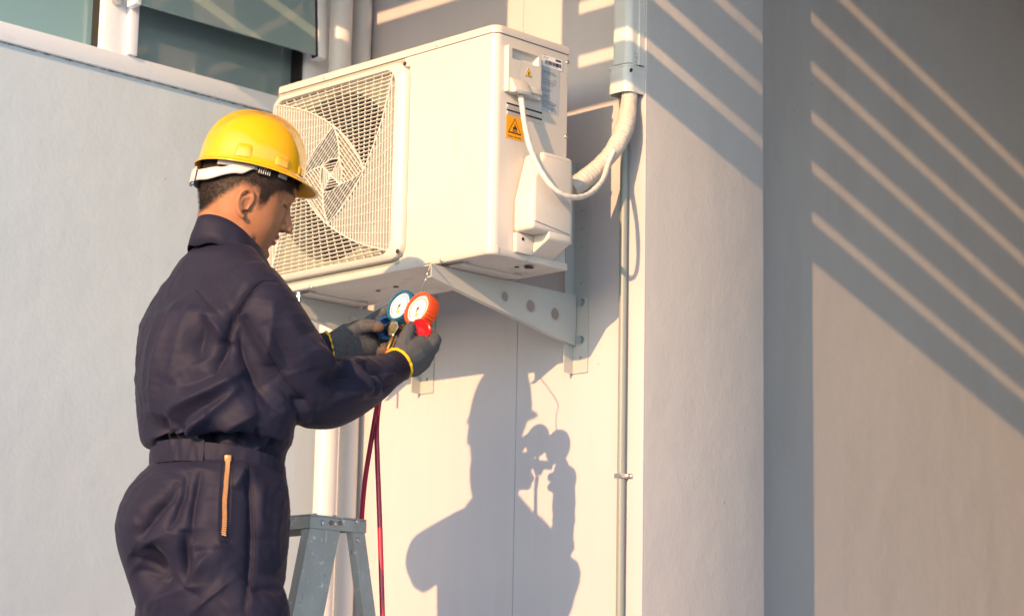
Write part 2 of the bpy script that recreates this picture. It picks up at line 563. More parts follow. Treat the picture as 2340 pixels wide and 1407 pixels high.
def limb(pts, radii, n=20, sub=6, flat=1.0, up=None):
    path = catmull(pts, sub)
    xs = np.linspace(0, 1, len(radii))
    rr = np.interp(np.linspace(0, 1, len(path)), xs, radii)
    return sweep(path, list(rr), n, 'round', flat, up)

# ================================================================== SETTING
gx = 300.0
g = link_mesh('ground', [(-gx, -gx, 0), (gx, -gx, 0), (gx, gx, 0), (-gx, gx, 0)], [(0, 1, 2, 3)], M['ground'])
tag(g, kind='structure')

XL = -1.10          # plane of the pale wall on the left
XP = 0.046          # corner where the board wall turns into the pillar side
YB = 0.472          # back edge of the pillar side
XR = XP - 0.10      # plane of the recessed wall on the right
TOP = 6.0

# --- pale wall with the window band
SILL_Z0 = (-1.1000, -1.1488, 3.1033)[2]
SILL_Z1 = (-1.1000, -1.1523, 3.1523)[2]
JY1 = (-1.1000, -0.0820, 3.2852)[1]           # right end of the window band
wall_l = thing('wall', 'pale grey rough rendered wall with a ribbon window above it', 'wall', (XL, -1.5, 0))
WIN_TOP = 4.25
box('wall_face', (XL - 0.2, -4.0, 0), (XL, 0.0, SILL_Z0), M['wall_left'], wall_l)
box('wall_face', (XL - 0.2, JY1, SILL_Z0), (XL, 0.0, TOP), M['wall_left'], wall_l)
box('wall_face', (XL - 0.2, -4.0, WIN_TOP), (XL, JY1, TOP), M['wall_left'], wall_l)
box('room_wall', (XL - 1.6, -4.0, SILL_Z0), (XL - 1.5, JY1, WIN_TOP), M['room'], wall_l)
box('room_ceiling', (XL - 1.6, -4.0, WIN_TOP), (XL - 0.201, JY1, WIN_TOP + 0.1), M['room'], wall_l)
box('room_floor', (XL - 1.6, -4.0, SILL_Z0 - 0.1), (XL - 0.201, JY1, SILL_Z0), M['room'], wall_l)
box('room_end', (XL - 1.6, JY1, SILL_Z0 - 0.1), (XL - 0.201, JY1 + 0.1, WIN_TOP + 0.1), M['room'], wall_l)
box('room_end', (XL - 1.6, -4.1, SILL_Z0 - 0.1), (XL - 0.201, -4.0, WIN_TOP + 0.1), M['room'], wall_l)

def glass(name, tint, rough=0.02, trans=0.35):
    m, nt, b = new_mat(name)
    tc = node(nt, 'ShaderNodeTexCoord')
    nz = node(nt, 'ShaderNodeTexNoise', i_Scale=3.0, i_Detail=4.0)
    nt.links.new(tc.outputs['Object'], nz.inputs['Vector'])
    mr = node(nt, 'ShaderNodeMapRange')
    mr.inputs['To Min'].default_value = rough
    mr.inputs['To Max'].default_value = rough + 0.04
    nt.links.new(nz.outputs[0], mr.inputs['Value'])
    nt.links.new(mr.outputs[0], b.inputs['Roughness'])
    b.inputs['Base Color'].default_value = c4(tint)
    b.inputs['Specular IOR Level'].default_value = 0.7
    b.inputs['Transmission Weight'].default_value = 0.0
    b.inputs['Alpha'].default_value = 1 - trans
    return m
M['glass_dark'] = glass('tinted_pane', (0.22, 0.315, 0.34), trans=0.03)
M['glass_sash'] = glass('tinted_sash_pane', (0.24, 0.35, 0.365), trans=0.05)
M['glass_left'] = glass('tinted_pane_bright', (0.22, 0.39, 0.44), trans=0.03)

win = link_bm('window', (lambda bm: (bm_box(bm, (XL - 0.10, -4.0, SILL_Z0), (XL + 0.012, JY1, SILL_Z1), 0.002), bm)[1])(bmesh.new()), M['alu_white'], wall_l, True, 40)
cpath = [(XL + 0.0006, y_, SILL_Z0 - 0.0012) for y_ in np.arange(-3.9, JY1, 0.004)]
crad = [max(0.0002, 0.0011 + 0.0030 * noise.noise(Vector((0, p_[1] * 45, 0))) + 0.0015 * noise.noise(Vector((0, p_[1] * 160, 5)))) for p_ in cpath]
v_, f_ = sweep(cpath, crad, 6)
link_mesh('caulk_line', v_, f_, M['caulk'], wall_l, True)
MY0 = (-1.1000, -0.8452, 3.2172)[1]; MY1 = (-1.1000, -0.7770, 3.2337)[1]; MY2 = (-1.1000, -0.7314, 3.2448)[1]
JY0 = (-1.1000, -0.1661, 3.2402)[1]
SILL_T = SILL_Z1 + 0.001
box('mullion', (XL - 0.08, MY0, SILL_T), (XL + 0.004, MY1, WIN_TOP), M['alu_white'], win, 0.002)
box('mullion', (XL - 0.08, MY1 + 0.001, SILL_T), (XL + 0.022, MY1 + 0.028, WIN_TOP), M['alu_white'], win, 0.002)
box('jamb', (XL - 0.08, JY0, SILL_T), (XL + 0.008, JY1, WIN_TOP), M['alu_white'], win, 0.002)
box('pane', (XL - 0.05, -4.0, SILL_T), (XL - 0.044, MY0 - 0.006, WIN_TOP), M['glass_left'], win)
box('gasket', (XL - 0.06, MY0 - 0.0055, SILL_T), (XL - 0.02, MY0 - 0.0005, WIN_TOP), M['gasket'], win)
box('gasket', (XL - 0.06, JY0 - 0.0105, SILL_T), (XL - 0.005, JY0 - 0.0005, WIN_TOP), M['gasket'], win)
box('pane', (XL - 0.05, MY2, SILL_T), (XL - 0.044, JY0 - 0.011, WIN_TOP), M['glass_dark'], win)
cyl('window_latch', (XL + 0.005, (MY0 + MY1) / 2 - 0.004, (-1.0900, -0.8127, 3.2913)[2]), (1, 0, 0), 0.012, 0.02, M['steel'], win)
# the open top-hung sash leaning out of the frame
SX = XL + 0.075
sash_b = (-1.0250, -0.5201, 3.2752)
SZ = sash_b[2]
hinge_z = WIN_TOP - 0.02
tilt = math.atan2(0.07, hinge_z - SZ)
def sash_m():
    return Matrix.Translation((SX, 0, SZ)) @ Matrix.Rotation(tilt, 4, 'Y').inverted()
SL = (hinge_z - SZ) / math.cos(tilt)
S_Y0 = (-1.0250, -0.7829, 3.2735)[1]; S_Y1 = (-1.0250, -0.1858, 3.2769)[1]; S_Y2 = (-1.0250, -0.1475, 3.2833)[1]
sash = box('sash', (-0.006, S_Y0, 0), (0.0, S_Y1, SL), M['glass_sash'], win, 0.0008, 1, sash_m())
box('gasket', (-0.02, S_Y1 + 0.0005, -0.002), (0.002, S_Y1 + 0.006, SL), M['gasket'], sash, 0, 2, sash_m())
box('stile', (-0.035, S_Y1 + 0.0065, -0.003), (0.004, S_Y2, SL), M['alu_white'], sash, 0.002, 2, sash_m())
box('stile', (-0.035, S_Y0 - 0.02, -0.003), (0.004, S_Y0 - 0.0005, SL), M['alu_white'], sash, 0.002, 2, sash_m())

# --- sunlit board wall with its vertical joint
XJ = (-0.3921, -0.0000, 2.4655)[0]
wall_b = thing('wall', 'smooth cream board wall behind the air conditioner with a vertical joint', 'wall', (-0.5, 0.1, 0))
box('board', (XL - 0.2, 0.0, 0), (XJ - 0.0012, 0.2, TOP), M['wall_beige'], wall_b, 0.0008, 1)
box('board', (XJ + 0.0012, 0.0, 0), (XP - 0.0005, 0.2, TOP), M['wall_beige'], wall_b, 0.0008, 1)
box('joint', (XJ - 0.001, 0.0022, 0), (XJ + 0.001, 0.15, TOP), M['wall_beige'], wall_b)
# --- pillar side (rough grey render) and the recessed wall beyond it
pil = box('pillar', (XP - 0.14, 0.0025, 0), (XP, YB, TOP), M['pillar'], None, 0.006, 3)
tag(pil, 'rough grey rendered pillar side crossed by three slanting light bars', 'pillar')
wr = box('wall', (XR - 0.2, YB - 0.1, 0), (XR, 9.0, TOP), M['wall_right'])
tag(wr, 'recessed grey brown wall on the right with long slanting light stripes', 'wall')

# --- slatted sun screen hung high in front of the building: it throws the striped shade
KX, KZ = 0.29, 0.353
YS = -1.2
scr_off = KX * -YS
z_first = 3.004 - KZ * YS
pitch, slat_h = 0.1445, 0.1075
NS = 7
ROOF_Z = z_first + pitch * NS + 0.12
def screen(x0, x1, s0, s1, label):
    x0 += scr_off; x1 += scr_off
    t = thing('slatted_screen', label, 'sun screen', ((x0 + x1) / 2, YS, z_first), 'slatted screens hung overhead')
    ztop = z_first + pitch * NS
    for k in range(NS):
        z = z_first + k * pitch
        box('slat', (x0 + s0, YS - 0.008, z), (x1 - s1, YS + 0.008, z + slat_h), M['slat'], t)
    if s0:
        box('stile', (x0, YS - 0.012, z_first), (x0 + s0 - 0.0005, YS + 0.012, ztop), M['slat'], t)
    if s1:
        box('stile', (x1 - s1 + 0.0005, YS - 0.012, z_first), (x1, YS + 0.012, ztop), M['slat'], t)
    box('top_rail', (x0, YS - 0.02, ztop + 0.001), (x1, YS + 0.02, ztop + 0.08), M['slat'], t)
    for xx in (x0 + 0.1, x1 - 0.1):
        box('hanger', (xx - 0.02, YS - 0.015, ztop + 0.081), (xx + 0.02, YS + 0.015, ROOF_Z - 0.001), M['slat'], t)
    return t
a0 = (-1.0154, -0.0000, 3.3652)[0]; a1 = (-0.5186, -0.0000, 3.2978)[0]; a2 = (-0.4553, -0.0000, 3.3087)[0]; b0 = (-0.2470, -0.0000, 3.2634)[0]; b1 = (-0.1917, 0.0000, 3.1567)[0]
screen(-2.0, a0 - 0.048, 0.03, 0.012, 'overhead slatted screen panel nearest the window wall')
screen(a0 - 0.022, a2, 0.022, a2 - a1, 'overhead slatted screen panel in the middle')
screen(b0, 1.1, b1 - b0, 0.03, 'overhead slatted screen panel on the pillar side')

# --- the canopy the screens hang from, and added unseen walls and slabs that block sky and low sun
can = box('canopy_roof', (XL, YS - 0.10, ROOF_Z), (3.2, 7.0, ROOF_Z + 0.25), M['roof'], None, 0.01)
tag(can, 'flat canopy roof over the corner, carrying the slatted screens', 'canopy')
box('fascia', (XL, YS - 0.15, ROOF_Z - 0.02), (3.2, YS - 0.1005, ROOF_Z + 0.5), M['roof'], can)
prism('added_sky_block', [(YS - 0.1505, ROOF_Z + 0.02), (YS - 0.1505, ROOF_Z + 0.14), (-3.0, ROOF_Z + 0.72), (-3.0, ROOF_Z + 0.64)], 'x', XL, 3.2, M['roof'], can)  # added slope that hides overhead sky, darkening the upper walls
prism('added_sky_soffit', [(YS + 0.05, ROOF_Z - 0.03), (YS + 0.05, ROOF_Z - 0.002), (-0.002, ROOF_Z - 0.002), (-0.002, 3.95)], 'x', XL + 0.002, 3.2, M['roof'], can)  # added underside that narrows the sky seen from the upper walls
box('added_shade_ceiling', (XR, 0.02, 3.98), (3.2, 7.0, 4.1), M['roof'], can)  # added low slab, unseen, dims the top of the recessed wall
pw = box('added_shade_wall', (2.9, 1.4, 0), (3.1, 7.0, ROOF_Z - 0.001), M['wall_right'])  # added out of view to cut sky light on the recessed wall
tag(pw, 'added side wall, unseen on the right, cuts sky light on the recessed wall', 'wall')
pe = box('added_shade_wall', (XR + 0.001, 7.0005, 0), (3.1, 7.2, ROOF_Z - 0.001), M['wall_right'])  # added out of view, closes the far end against sky light
tag(pe, 'added end wall, unseen on the right, keeps the recessed wall dim', 'wall')
yw_ = box('added_sun_block', (-14.0, -7.2, 0), (16.0, -7.0, 2.35), M['wall_left'], None, 0.01)  # added out of view to shade the ground and cut warm bounce
tag(yw_, 'added unseen wall opposite the building, keeps low sun off the ground', 'wall')

# --- two drain pipes in the corner
pa = (-0.9744, -0.1400, 2.1983)
pb = (-1.0067, -0.0340, 2.2118)
p1 = cyl('drain_pipe', (pa[0], pa[1], 0), (0, 0, 1), 0.0315, 5.9, M['pvc'], None, 40)
tag(p1, 'white drain pipe standing in the wall corner, the sunlit left one', 'pipe', 'drain pipes in the corner')
p2 = cyl('drain_pipe', (pb[0], pb[1], 0), (0, 0, 1), 0.0265, 5.9, M['pvc'], None, 40)
tag(p2, 'thinner drain pipe in the shade behind the sunlit pipe in the corner', 'pipe', 'drain pipes in the corner')
for pp, rr in ((p1, 0.0315), (p2, 0.0265)):
    c = pa if pp is p1 else pb
    cyl('coupling', (c[0], c[1], 0.9), (0, 0, 1), rr + 0.004, 0.09, M['pvc'], pp, 40, bevel=0.002)

# --- conduit on the board wall
cd = (-0.0115, -0.0160, 2.1375)
cond = cyl('conduit', (cd[0], cd[1], 0.0), (0, 0, 1), 0.0098, 2.93, M['conduit'], None, 24)
tag(cond, 'thin grey green electrical conduit running down the cream wall', 'conduit')
cz = (-0.0103, -0.0160, 2.0441)[2]
cl = bmesh.new()
bm_box(cl, (cd[0] - 0.0125, -0.0285, cz - 0.006), (cd[0] + 0.0125, -0.0005, cz + 0.006), 0.002)
link_bm('clip', cl, M['steel'], cond, True, 40)
box('clip_tab', (cd[0] + 0.0126, -0.004, cz - 0.006), (cd[0] + 0.026, -0.0005, cz + 0.006), M['steel'], cond, 0.001)

# --- pipe trunking with its end collar, and the taped pipe bundle
t0 = (-0.0281, -0.0550, 3.1331); t1 = (0.0364, -0.0000, 3.1327)
tz = (0.0289, -0.0580, 3.0524)[2]
trunk = thing('trunking', 'white plastic pipe trunking with a rounded end collar beside the pillar', 'trunking', (0.01, 0, tz))
def dsec(x0, x1, d, r, n=8):
    pts = [(x0, -0.0008), (x0, -d + r)]
    for k in range(n + 1):
        a = math.pi + math.pi / 2 * k / n
        pts.append((x0 + r + r * math.cos(a), -d + r + r * math.sin(a)))
    for k in range(n + 1):
        a = 1.5 * math.pi + math.pi / 2 * k / n
        pts.append((x1 - r + r * math.cos(a), -d + r + r * math.sin(a)))
    pts += [(x1, -d + r), (x1, -0.0008)]
    return pts
TX0, TX1 = t0[0] + 0.002, min(t1[0], XP - 0.006)
prism('duct_cover', dsec(TX0, TX1, 0.055, 0.018), 'z', tz + 0.02, TOP - 0.3, M['trunk'], trunk)
box('duct_base', (TX1 + 0.0005, -0.02, tz + 0.02), (TX1 + 0.0045, -0.001, TOP - 0.3), M['trunk'], trunk)
zc0 = (0.0332, -0.0620, 2.9975)[2]; zc1 = (0.0323, -0.0620, 3.0655)[2]
# hollow collar
def shell_prism(name, outer, inner, z0, z1, m, parent):
    n = len(outer)
    V = [(p[0], p[1], z0) for p in outer] + [(p[0], p[1], z1) for p in outer] + [(p[0], p[1], z0) for p in inner] + [(p[0], p[1], z1) for p in inner]
    Fs = []
    for i in range(n - 1):
        j = i + 1
        Fs += [(i, j, n + j, n + i), (2 * n + j, 2 * n + i, 3 * n + i, 3 * n + j), (j, i, 2 * n + i, 2 * n + j), (n + i, n + j, 3 * n + j, 3 * n + i)]
    return link_mesh(name, V, Fs, m, parent, True, 35)
collar = shell_prism('end_collar', dsec(TX0 - 0.007, TX1 + 0.004, 0.063, 0.022), dsec(TX0 - 0.004, TX1 + 0.001, 0.060, 0.02), zc0, zc1, M['trunk'], trunk)
shell_prism('rim', dsec(TX0 - 0.0085, TX1 + 0.0055, 0.0645, 0.0225), dsec(TX0 - 0.0071, TX1 + 0.0041, 0.0631, 0.022), zc1 - 0.004, zc1 + 0.001, M['trunk'], collar)
sc_ = (0.0562, -0.0640, 3.0456)
cyl('screw_hole_shade', (sc_[0] - 0.004, -0.0636, sc_[2]), (0, -1, 0), 0.0055, 0.0006, M['dark'], collar)  # raised dark disc painted as the hole's shade

hp = [(0.0149, -0.0300, 3.1072), (0.0167, -0.0310, 3.0268), (0.0186, -0.0340, 2.9748), (0.0300, -0.0604, 2.9051), (0.0267, -0.0914, 2.8468), (0.0153, -0.1323, 2.7952), (0.0056, -0.1746, 2.7556), (-0.0090, -0.2098, 2.7250)]
path = catmull(hp, 14)
L = np.cumsum([0] + [np.linalg.norm(path[i + 1] - path[i]) for i in range(len(path) - 1)])
rad = [0.0215 + 0.0012 * ((l * 55) % 1.0) + 0.001 * math.sin(l * 37) for l in L]
# finer path for tape ridges
fine = catmull(hp, 60)
Lf = np.cumsum([0] + [np.linalg.norm(fine[i + 1] - fine[i]) for i in range(len(fine) - 1)])
ff = np.clip((Lf - 0.05) / 0.12, 0, 1)
rad = [0.0195 + 0.0022 * k + 0.0009 * (((l * 95) % 1.0)) + 0.0012 * math.sin(l * 31 + 1) for l, k in zip(Lf, ff)]
V_, F_ = sweep(fine, rad, 28)
for i, v in enumerate(V_):
    nn_ = noise.noise(Vector(v) * 55) * 0.0016 + noise.noise(Vector(v) * 140) * 0.0007
    c_ = fine[min(i // 28, len(fine) - 1)]
    d_ = v - c_
    V_[i] = v + d_ / (np.linalg.norm(d_) + 1e-9) * nn_
bundle = link_mesh('pipe_bundle', V_, F_, M['wrap'], None, True, 60)
tag(bundle, 'tape wrapped ivory refrigerant pipe bundle curving from trunking to unit', 'pipe')

cp_ = [(0.0116, -0.4129, 2.9167), (0.0226, -0.4176, 2.8942), (0.0384, -0.4217, 2.8337), (0.0621, -0.4237, 2.7686), (0.0886, -0.4099, 2.7078), (0.1073, -0.3812, 2.6703), (0.1129, -0.3305, 2.6630), (0.1003, -0.2629, 2.6859), (0.0733, -0.1882, 2.7365), (0.0403, -0.1296, 2.7981), (0.0423, -0.1147, 2.8306)]
fine = catmull(cp_, 40)
Lf = np.cumsum([0] + [np.linalg.norm(fine[i + 1] - fine[i]) for i in range(len(fine) - 1)])
rad = [0.0063 + 0.0005 * (((l * 38) % 1.0) > 0.5) + 0.0004 * math.sin(l * 60) for l in Lf]
V_, F_ = sweep(fine, rad, 16)
cable = link_mesh('power_cable', V_, F_, M['cable'], None, True, 60)
tag(cable, 'white taped power cable looping from terminal cover to the pipe bundle', 'cable')

# ================================================================== AIR CONDITIONER
AX0, AX1 = -0.8126, 0.0
AY0, AY1 = -0.485, -0.235
AZ_TOP, AZ_LID, AZ_SEAM, AZ_BOT = 3.0756, 3.0554, 2.5356, 2.5175
ac = thing('air_conditioner', 'ivory outdoor air conditioner unit with a swirl fan grille on wall brackets', 'air conditioner', (-0.4, -0.36, AZ_BOT))

def plan(x0, x1, y0, y1, rfr, rfl, rb=0.004, n=8):
    """counter-clockwise plan outline: front right, back right, back left, front left corner radii"""
    pts = []
    for cx, cy, r, a0 in ((x1 - rfr, y0 + rfr, rfr, 270), (x1 - rb, y1 - rb, rb, 0), (x0 + rb, y1 - rb, rb, 90), (x0 + rfl, y0 + rfl, rfl, 180)):
        for k in range(n + 1):
            a = math.radians(a0 + 90 * k / n)
            pts.append((cx + r * math.cos(a), cy + r * math.sin(a)))
    return pts

FAN_R = -0.318
body = plan(AX0, AX1, AY0, AY1, 0.021, 0.012)
# casing sheet: runs from the fan opening round the unit back to the left edge of the opening
line = [(FAN_R, AY0)] + body
V_, F_ = [], []
for p in line:
    V_ += [(p[0], p[1], AZ_SEAM), (p[0], p[1], AZ_LID - 0.001)]
for i in range(len(line) - 1):
    F_.append((2 * i, 2 * i + 2, 2 * i + 3, 2 * i + 1))
casing = link_mesh('casing', V_, F_, M['ac'], ac, True, 50)
# lid with a rolled top edge
def lidring(off, z):
    return [(p[0], p[1], z) for p in plan(AX0 - off, AX1 + off, AY0 - off, AY1 + off, 0.021 + off, 0.012 + off)]
rings = [lidring(-0.006, AZ_LID + 0.002), lidring(0.0028, AZ_LID), lidring(0.0032, AZ_LID + 0.0015), lidring(0.0032, AZ_TOP - 0.005), lidring(0.0015, AZ_TOP - 0.0012), lidring(-0.0025, AZ_TOP), lidring(-0.03, AZ_TOP + 0.0012)]
V_, F_ = [], []
n_ = len(rings[0])
for r_ in rings:
    V_ += r_
for a in range(len(rings) - 1):
    for k in range(n_):
        F_.append((a * n_ + k, a * n_ + (k + 1) % n_, (a + 1) * n_ + (k + 1) % n_, (a + 1) * n_ + k))
F_.append(tuple(range((len(rings) - 1) * n_, len(rings) * n_)))
lid = link_mesh('lid', V_, F_, M['ac'], ac, True, 50)
for px in ((-0.1994, -0.4890, 3.0616), (-0.6214, -0.4890, 3.0618)):
    screw('screw', (px[0], AY0 - 0.0033, px[2]), (0, -1, 0), 0.0042, lid)
for px in ((0.0000, -0.2398, 3.0356), (0.0000, -0.2405, 2.8478)):
    screw('screw', (0.0006, px[1], px[2]), (1, 0, 0), 0.005, casing)
# base pan
def basering(off, z):
    return [(p[0], p[1], z) for p in plan(AX0 - off, AX1 + off, AY0 - off, AY1 + off, 0.021 + max(off, -0.015), 0.012 + max(off, -0.01))]
rings = [basering(0.0, AZ_SEAM - 0.0008), basering(0.0042, AZ_SEAM - 0.0014), basering(0.0045, AZ_BOT + 0.003), basering(0.002, AZ_BOT + 0.0006), basering(-0.004, AZ_BOT), basering(-0.012, AZ_BOT + 0.004), basering(-0.045, AZ_BOT + 0.0045), basering(-0.055, AZ_BOT + 0.001), basering(-0.075, AZ_BOT + 0.0012)]
V_, F_ = [], []
n_ = len(rings[0])
for r_ in rings:
    V_ += r_
for a in range(len(rings) - 1):
    for k in range(n_):
        F_.append(((a + 1) * n_ + k, (a + 1) * n_ + (k + 1) % n_, a * n_ + (k + 1) % n_, a * n_ + k))
F_.append(tuple(range(len(rings) * n_ - 1, (len(rings) - 1) * n_ - 1, -1)))
F_.append(tuple(range(0, n_)))
base = link_mesh('base_pan', V_, F_, M['ac_base'], ac, True, 50)
for px in ((-0.1638, -0.4895, 2.5233), (-0.6428, -0.4895, 2.5190)):
    screw('screw', (px[0], AY0 - 0.0046, px[2]), (0, -1, 0), 0.005, base)
for (px, rr) in (((-0.0616, -0.3387, 2.5180), 0.006), ((-0.0426, -0.3163, 2.5180), 0.012), ((-0.4673, -0.3596, 2.5180), 0.007), ((-0.5411, -0.3540, 2.5180), 0.006)):
    cyl('drain_hole_shade', (px[0], px[1], AZ_BOT + 0.0005), (0, 0, -1), rr, 0.0012, M['dark'], base)  # dark discs under the pan carry the shade of the holes
# corner gusset of the base pan
gp = plan(AX1 - 0.03, AX1 + 0.0055, AY0 - 0.0055, AY0 + 0.03, 0.026, 0.001, 0.001)
prism('corner_gusset', gp[:9] + [(AX1 - 0.004, AY0 + 0.024), (AX1 - 0.026, AY0 + 0.0)], 'z', AZ_BOT + 0.0035, AZ_SEAM + 0.004, M['ac_base'], base, 0.0012, 2)
# embossed foot rails under the pan, resting on the brackets
for xx in (-0.2, -0.765):
    box('foot_rail', (xx, AY0 + 0.03, AZ_BOT - 0.0028), (xx + 0.075, AY1 - 0.02, AZ_BOT + 0.004), M['ac_base'], base, 0.001)

# --- fan compartment
FCX, FCZ = -0.5645, 2.794
HX = 0.2325
def ring_plate(name, outer, inner, y0, y1, m, parent, smooth=True):
    """plate with a hole: outer / inner lists of (x, z) with equal length; front y0, inner edge pulled back to y1"""
    n = len(outer)
    V = [(p[0], y0, p[1]) for p in outer] + [(p[0], y0, p[1]) for p in inner] + [(p[0], y1, p[1]) for p in inner]
    Fs = []
    for i in range(n):
        j = (i + 1) % n
        Fs += [(i, j, n + j, n + i), (n + i, n + j, 2 * n + j, 2 * n + i)]
    return link_mesh(name, V, Fs, m, parent, smooth, 35)
sq = rrect(AX0 + 0.002, FAN_R, AZ_SEAM, AZ_LID - 0.001, 0.0005, 15)
ci = [(FCX + 0.216 * math.cos(a), FCZ + 0.216 * math.sin(a)) for a in [math.radians(45 * 0 + 90 * (k // 16) + 90 * (k % 16) / 15) for k in range(64)]]
ring_plate('orifice_plate', sq, ci, AY0 + 0.0006, AY0 + 0.075, M['ac_inner'], ac)
box('coil', (AX0 + 0.003, AY1 - 0.03, AZ_SEAM), (FAN_R, AY1 - 0.022, AZ_LID - 0.002), M['coil'], ac)
box('partition', (FAN_R + 0.001, AY0 + 0.02, AZ_SEAM), (FAN_R + 0.003, AY1 - 0.02, AZ_LID - 0.002), M['ac_inner'], ac)
fan = cyl('fan', (FCX, AY0 + 0.06, FCZ), (0, 1, 0), 0.05, 0.05, M['fan'], ac, 32)
for k in range(3):
    V_, F_ = [], []
    a0 = 2 * math.pi * k / 3
    for i in range(9):
        rr = 0.045 + 0.15 * i / 8
        for j in range(9):
            aa = a0 + (j / 8 - 0.5) * (1.5 - 0.2 * i / 8) + 0.25 * i / 8
            V_.append((FCX + rr * math.cos(aa), AY0 + 0.055 + 0.055 * j / 8 + 0.006 * math.sin(j), FCZ + rr * math.sin(aa)))
    for i in range(8):
        for j in range(8):
            q = i * 9 + j
            F_.append((q, q + 1, q + 10, q + 9))
    link_mesh('blade', V_, F_, M['fan'], fan, True)

# --- swirl grille: raised frame and pinwheel bars
GY = AY0 - 0.0215
fo = rrect(AX0 - 0.0015, -0.296, 2.546, 3.043, 0.040, 12)
fi = rrect(FCX - HX, FCX + HX, FCZ - HX, FCZ + HX, 0.034, 12)
def lerp_ring(t, dy):
    return [(a[0] * (1 - t) + b[0] * t, dy, a[1] * (1 - t) + b[1] * t) for a, b in zip(fo, fi)]
rings = [lerp_ring(0, AY0 - 0.0008), lerp_ring(0.03, AY0 - 0.012), lerp_ring(0.14, AY0 - 0.0165), lerp_ring(0.80, GY + 0.0012), lerp_ring(0.94, GY), lerp_ring(1.0, GY + 0.002), lerp_ring(1.02, AY0 - 0.003)]
V_, F_ = [], []
n_ = len(fo)
for r_ in rings:
    V_ += r_
for a in range(len(rings) - 1):
    for k in range(n_):
        F_.append((a * n_ + k, a * n_ + (k + 1) % n_, (a + 1) * n_ + (k + 1) % n_, (a + 1) * n_ + k))
grille = link_mesh('grille', V_, F_, M['ac_plastic'], ac, True, 60)
for px, yy in (((-0.2988, -0.5035, 3.0319), -0.5035), ((-0.3059, -0.5035, 2.5628), -0.5035)):
    cyl('screw_hole_shade', (px[0], yy + 0.001, px[2]), (0, -1, 0), 0.0055, 0.0016, M['dark'], grille)  # flat dark discs coloured like the shade in the screw holes

def rot(p, k):
    x, y = p
    for _ in range(k % 4):
        x, y = y, -x
    return (x, y)
C0, V0, V1 = (-1.0, 1.0), (0.02, 0.545), (0.545, -0.02)
U0, U1 = (0.13, 0.165), (0.165, -0.13)
def c2(pts, n=14):
    return [tuple(p[:2]) for p in catmull([(a, b, 0) for a, b in pts], n)]
curve = c2([(-1.02, 0.985), (-0.45, 0.80), V0, (0.33, 0.275), V1], 8)
icurve = c2([V0, (0.10, 0.36), U0, (0.175, 0.02), U1], 8)
iV0 = min(range(len(curve)), key=lambda i: math.dist(curve[i], V0))
iU0 = min(range(len(icurve)), key=lambda i: math.dist(icurve[i], U0))
def seg_clip(poly, p, d):
    """parameters where the line p + t d crosses the polygon"""
    ts = []
    n = len(poly)
    for i in range(n):
        a = poly[i]; b = poly[(i + 1) % n]
        ex, ey = b[0] - a[0], b[1] - a[1]
        den = d[0] * ey - d[1] * ex
        if abs(den) < 1e-12:
            continue
        t = ((a[0] - p[0]) * ey - (a[1] - p[1]) * ex) / den
        s = ((a[0] - p[0]) * d[1] - (a[1] - p[1]) * d[0]) / den
        if 0 <= s < 1:
            ts.append(t)
    ts.sort()
    return [(ts[i], ts[i + 1]) for i in range(0, len(ts) - 1, 2)]
sec_out = curve[:1] + [rot(curve[0], 1)] + [rot(p, 1) for p in curve[:iV0 + 1]] + curve[::-1][:-1]
sec_in = curve[iV0:] + [rot(p, 1) for p in icurve[:iU0 + 1]] + icurve[::-1]
segs = []          # (start, end, width, y_front, depth)
for k in range(4):
    for y in np.arange(0.962, 0.0, -0.0445):
        for ta, tb in seg_clip(sec_out, (0, y), (1, 0.02)):
            if tb - ta > 0.03:
                segs.append((rot((ta, y + 0.02 * ta), k), rot((tb, y + 0.02 * tb), k), 0.0020, GY + 0.0022, 0.0095))
    for j, x in enumerate(np.arange(-1.25, 1.0, 0.135)):
        sl = (0.52 - x) / 1.9
        for ta, tb in seg_clip(sec_out, (x, 1.0), (sl, -1)):
            if tb - ta > 0.03:
                segs.append((rot((x + sl * ta, 1 - ta), k), rot((x + sl * tb, 1 - tb), k), 0.0015, GY + 0.0060, 0.0035))
    dx, dy = V1[0] - V0[0], V1[1] - V0[1]
    ln = math.hypot(dx, dy); dx /= ln; dy /= ln
    nx, ny = -dy, dx                                   # outward is (+,+)
    if nx + ny < 0:
        nx, ny = -nx, -ny
    base_o = nx * V0[0] + ny * V0[1]
    for o_ in np.arange(base_o - 0.035 + 0.09, 0.0, -0.038):
        for ta, tb in seg_clip(sec_in, (nx * o_, ny * o_), (dx, dy)):
            if tb - ta > 0.03:
                segs.append((rot((nx * o_ + dx * ta, ny * o_ + dy * ta), k), rot((nx * o_ + dx * tb, ny * o_ + dy * tb), k), 0.0018, GY + 0.0022, 0.009))
    for o_ in np.arange(-0.36, 0.42, 0.092):
        for ta, tb in seg_clip(sec_in, (dx * o_, dy * o_), (nx, ny)):
            if tb - ta > 0.03:
                segs.append((rot((dx * o_ + nx * ta, dy * o_ + ny * ta), k), rot((dx * o_ + nx * tb, dy * o_ + ny * tb), k), 0.0014, GY + 0.0060, 0.0035))
    # core bars
    for y in (0.13, 0.10, 0.07, 0.04):
        segs.append((rot((-y * 0.9, y), k), rot((y * 1.05, y), k), 0.0018, GY + 0.0022, 0.008))
    segs.append((rot((0.02, 0.02), k), rot(U0, k), 0.0026, GY + 0.0022, 0.008))
bar_meshes = {}
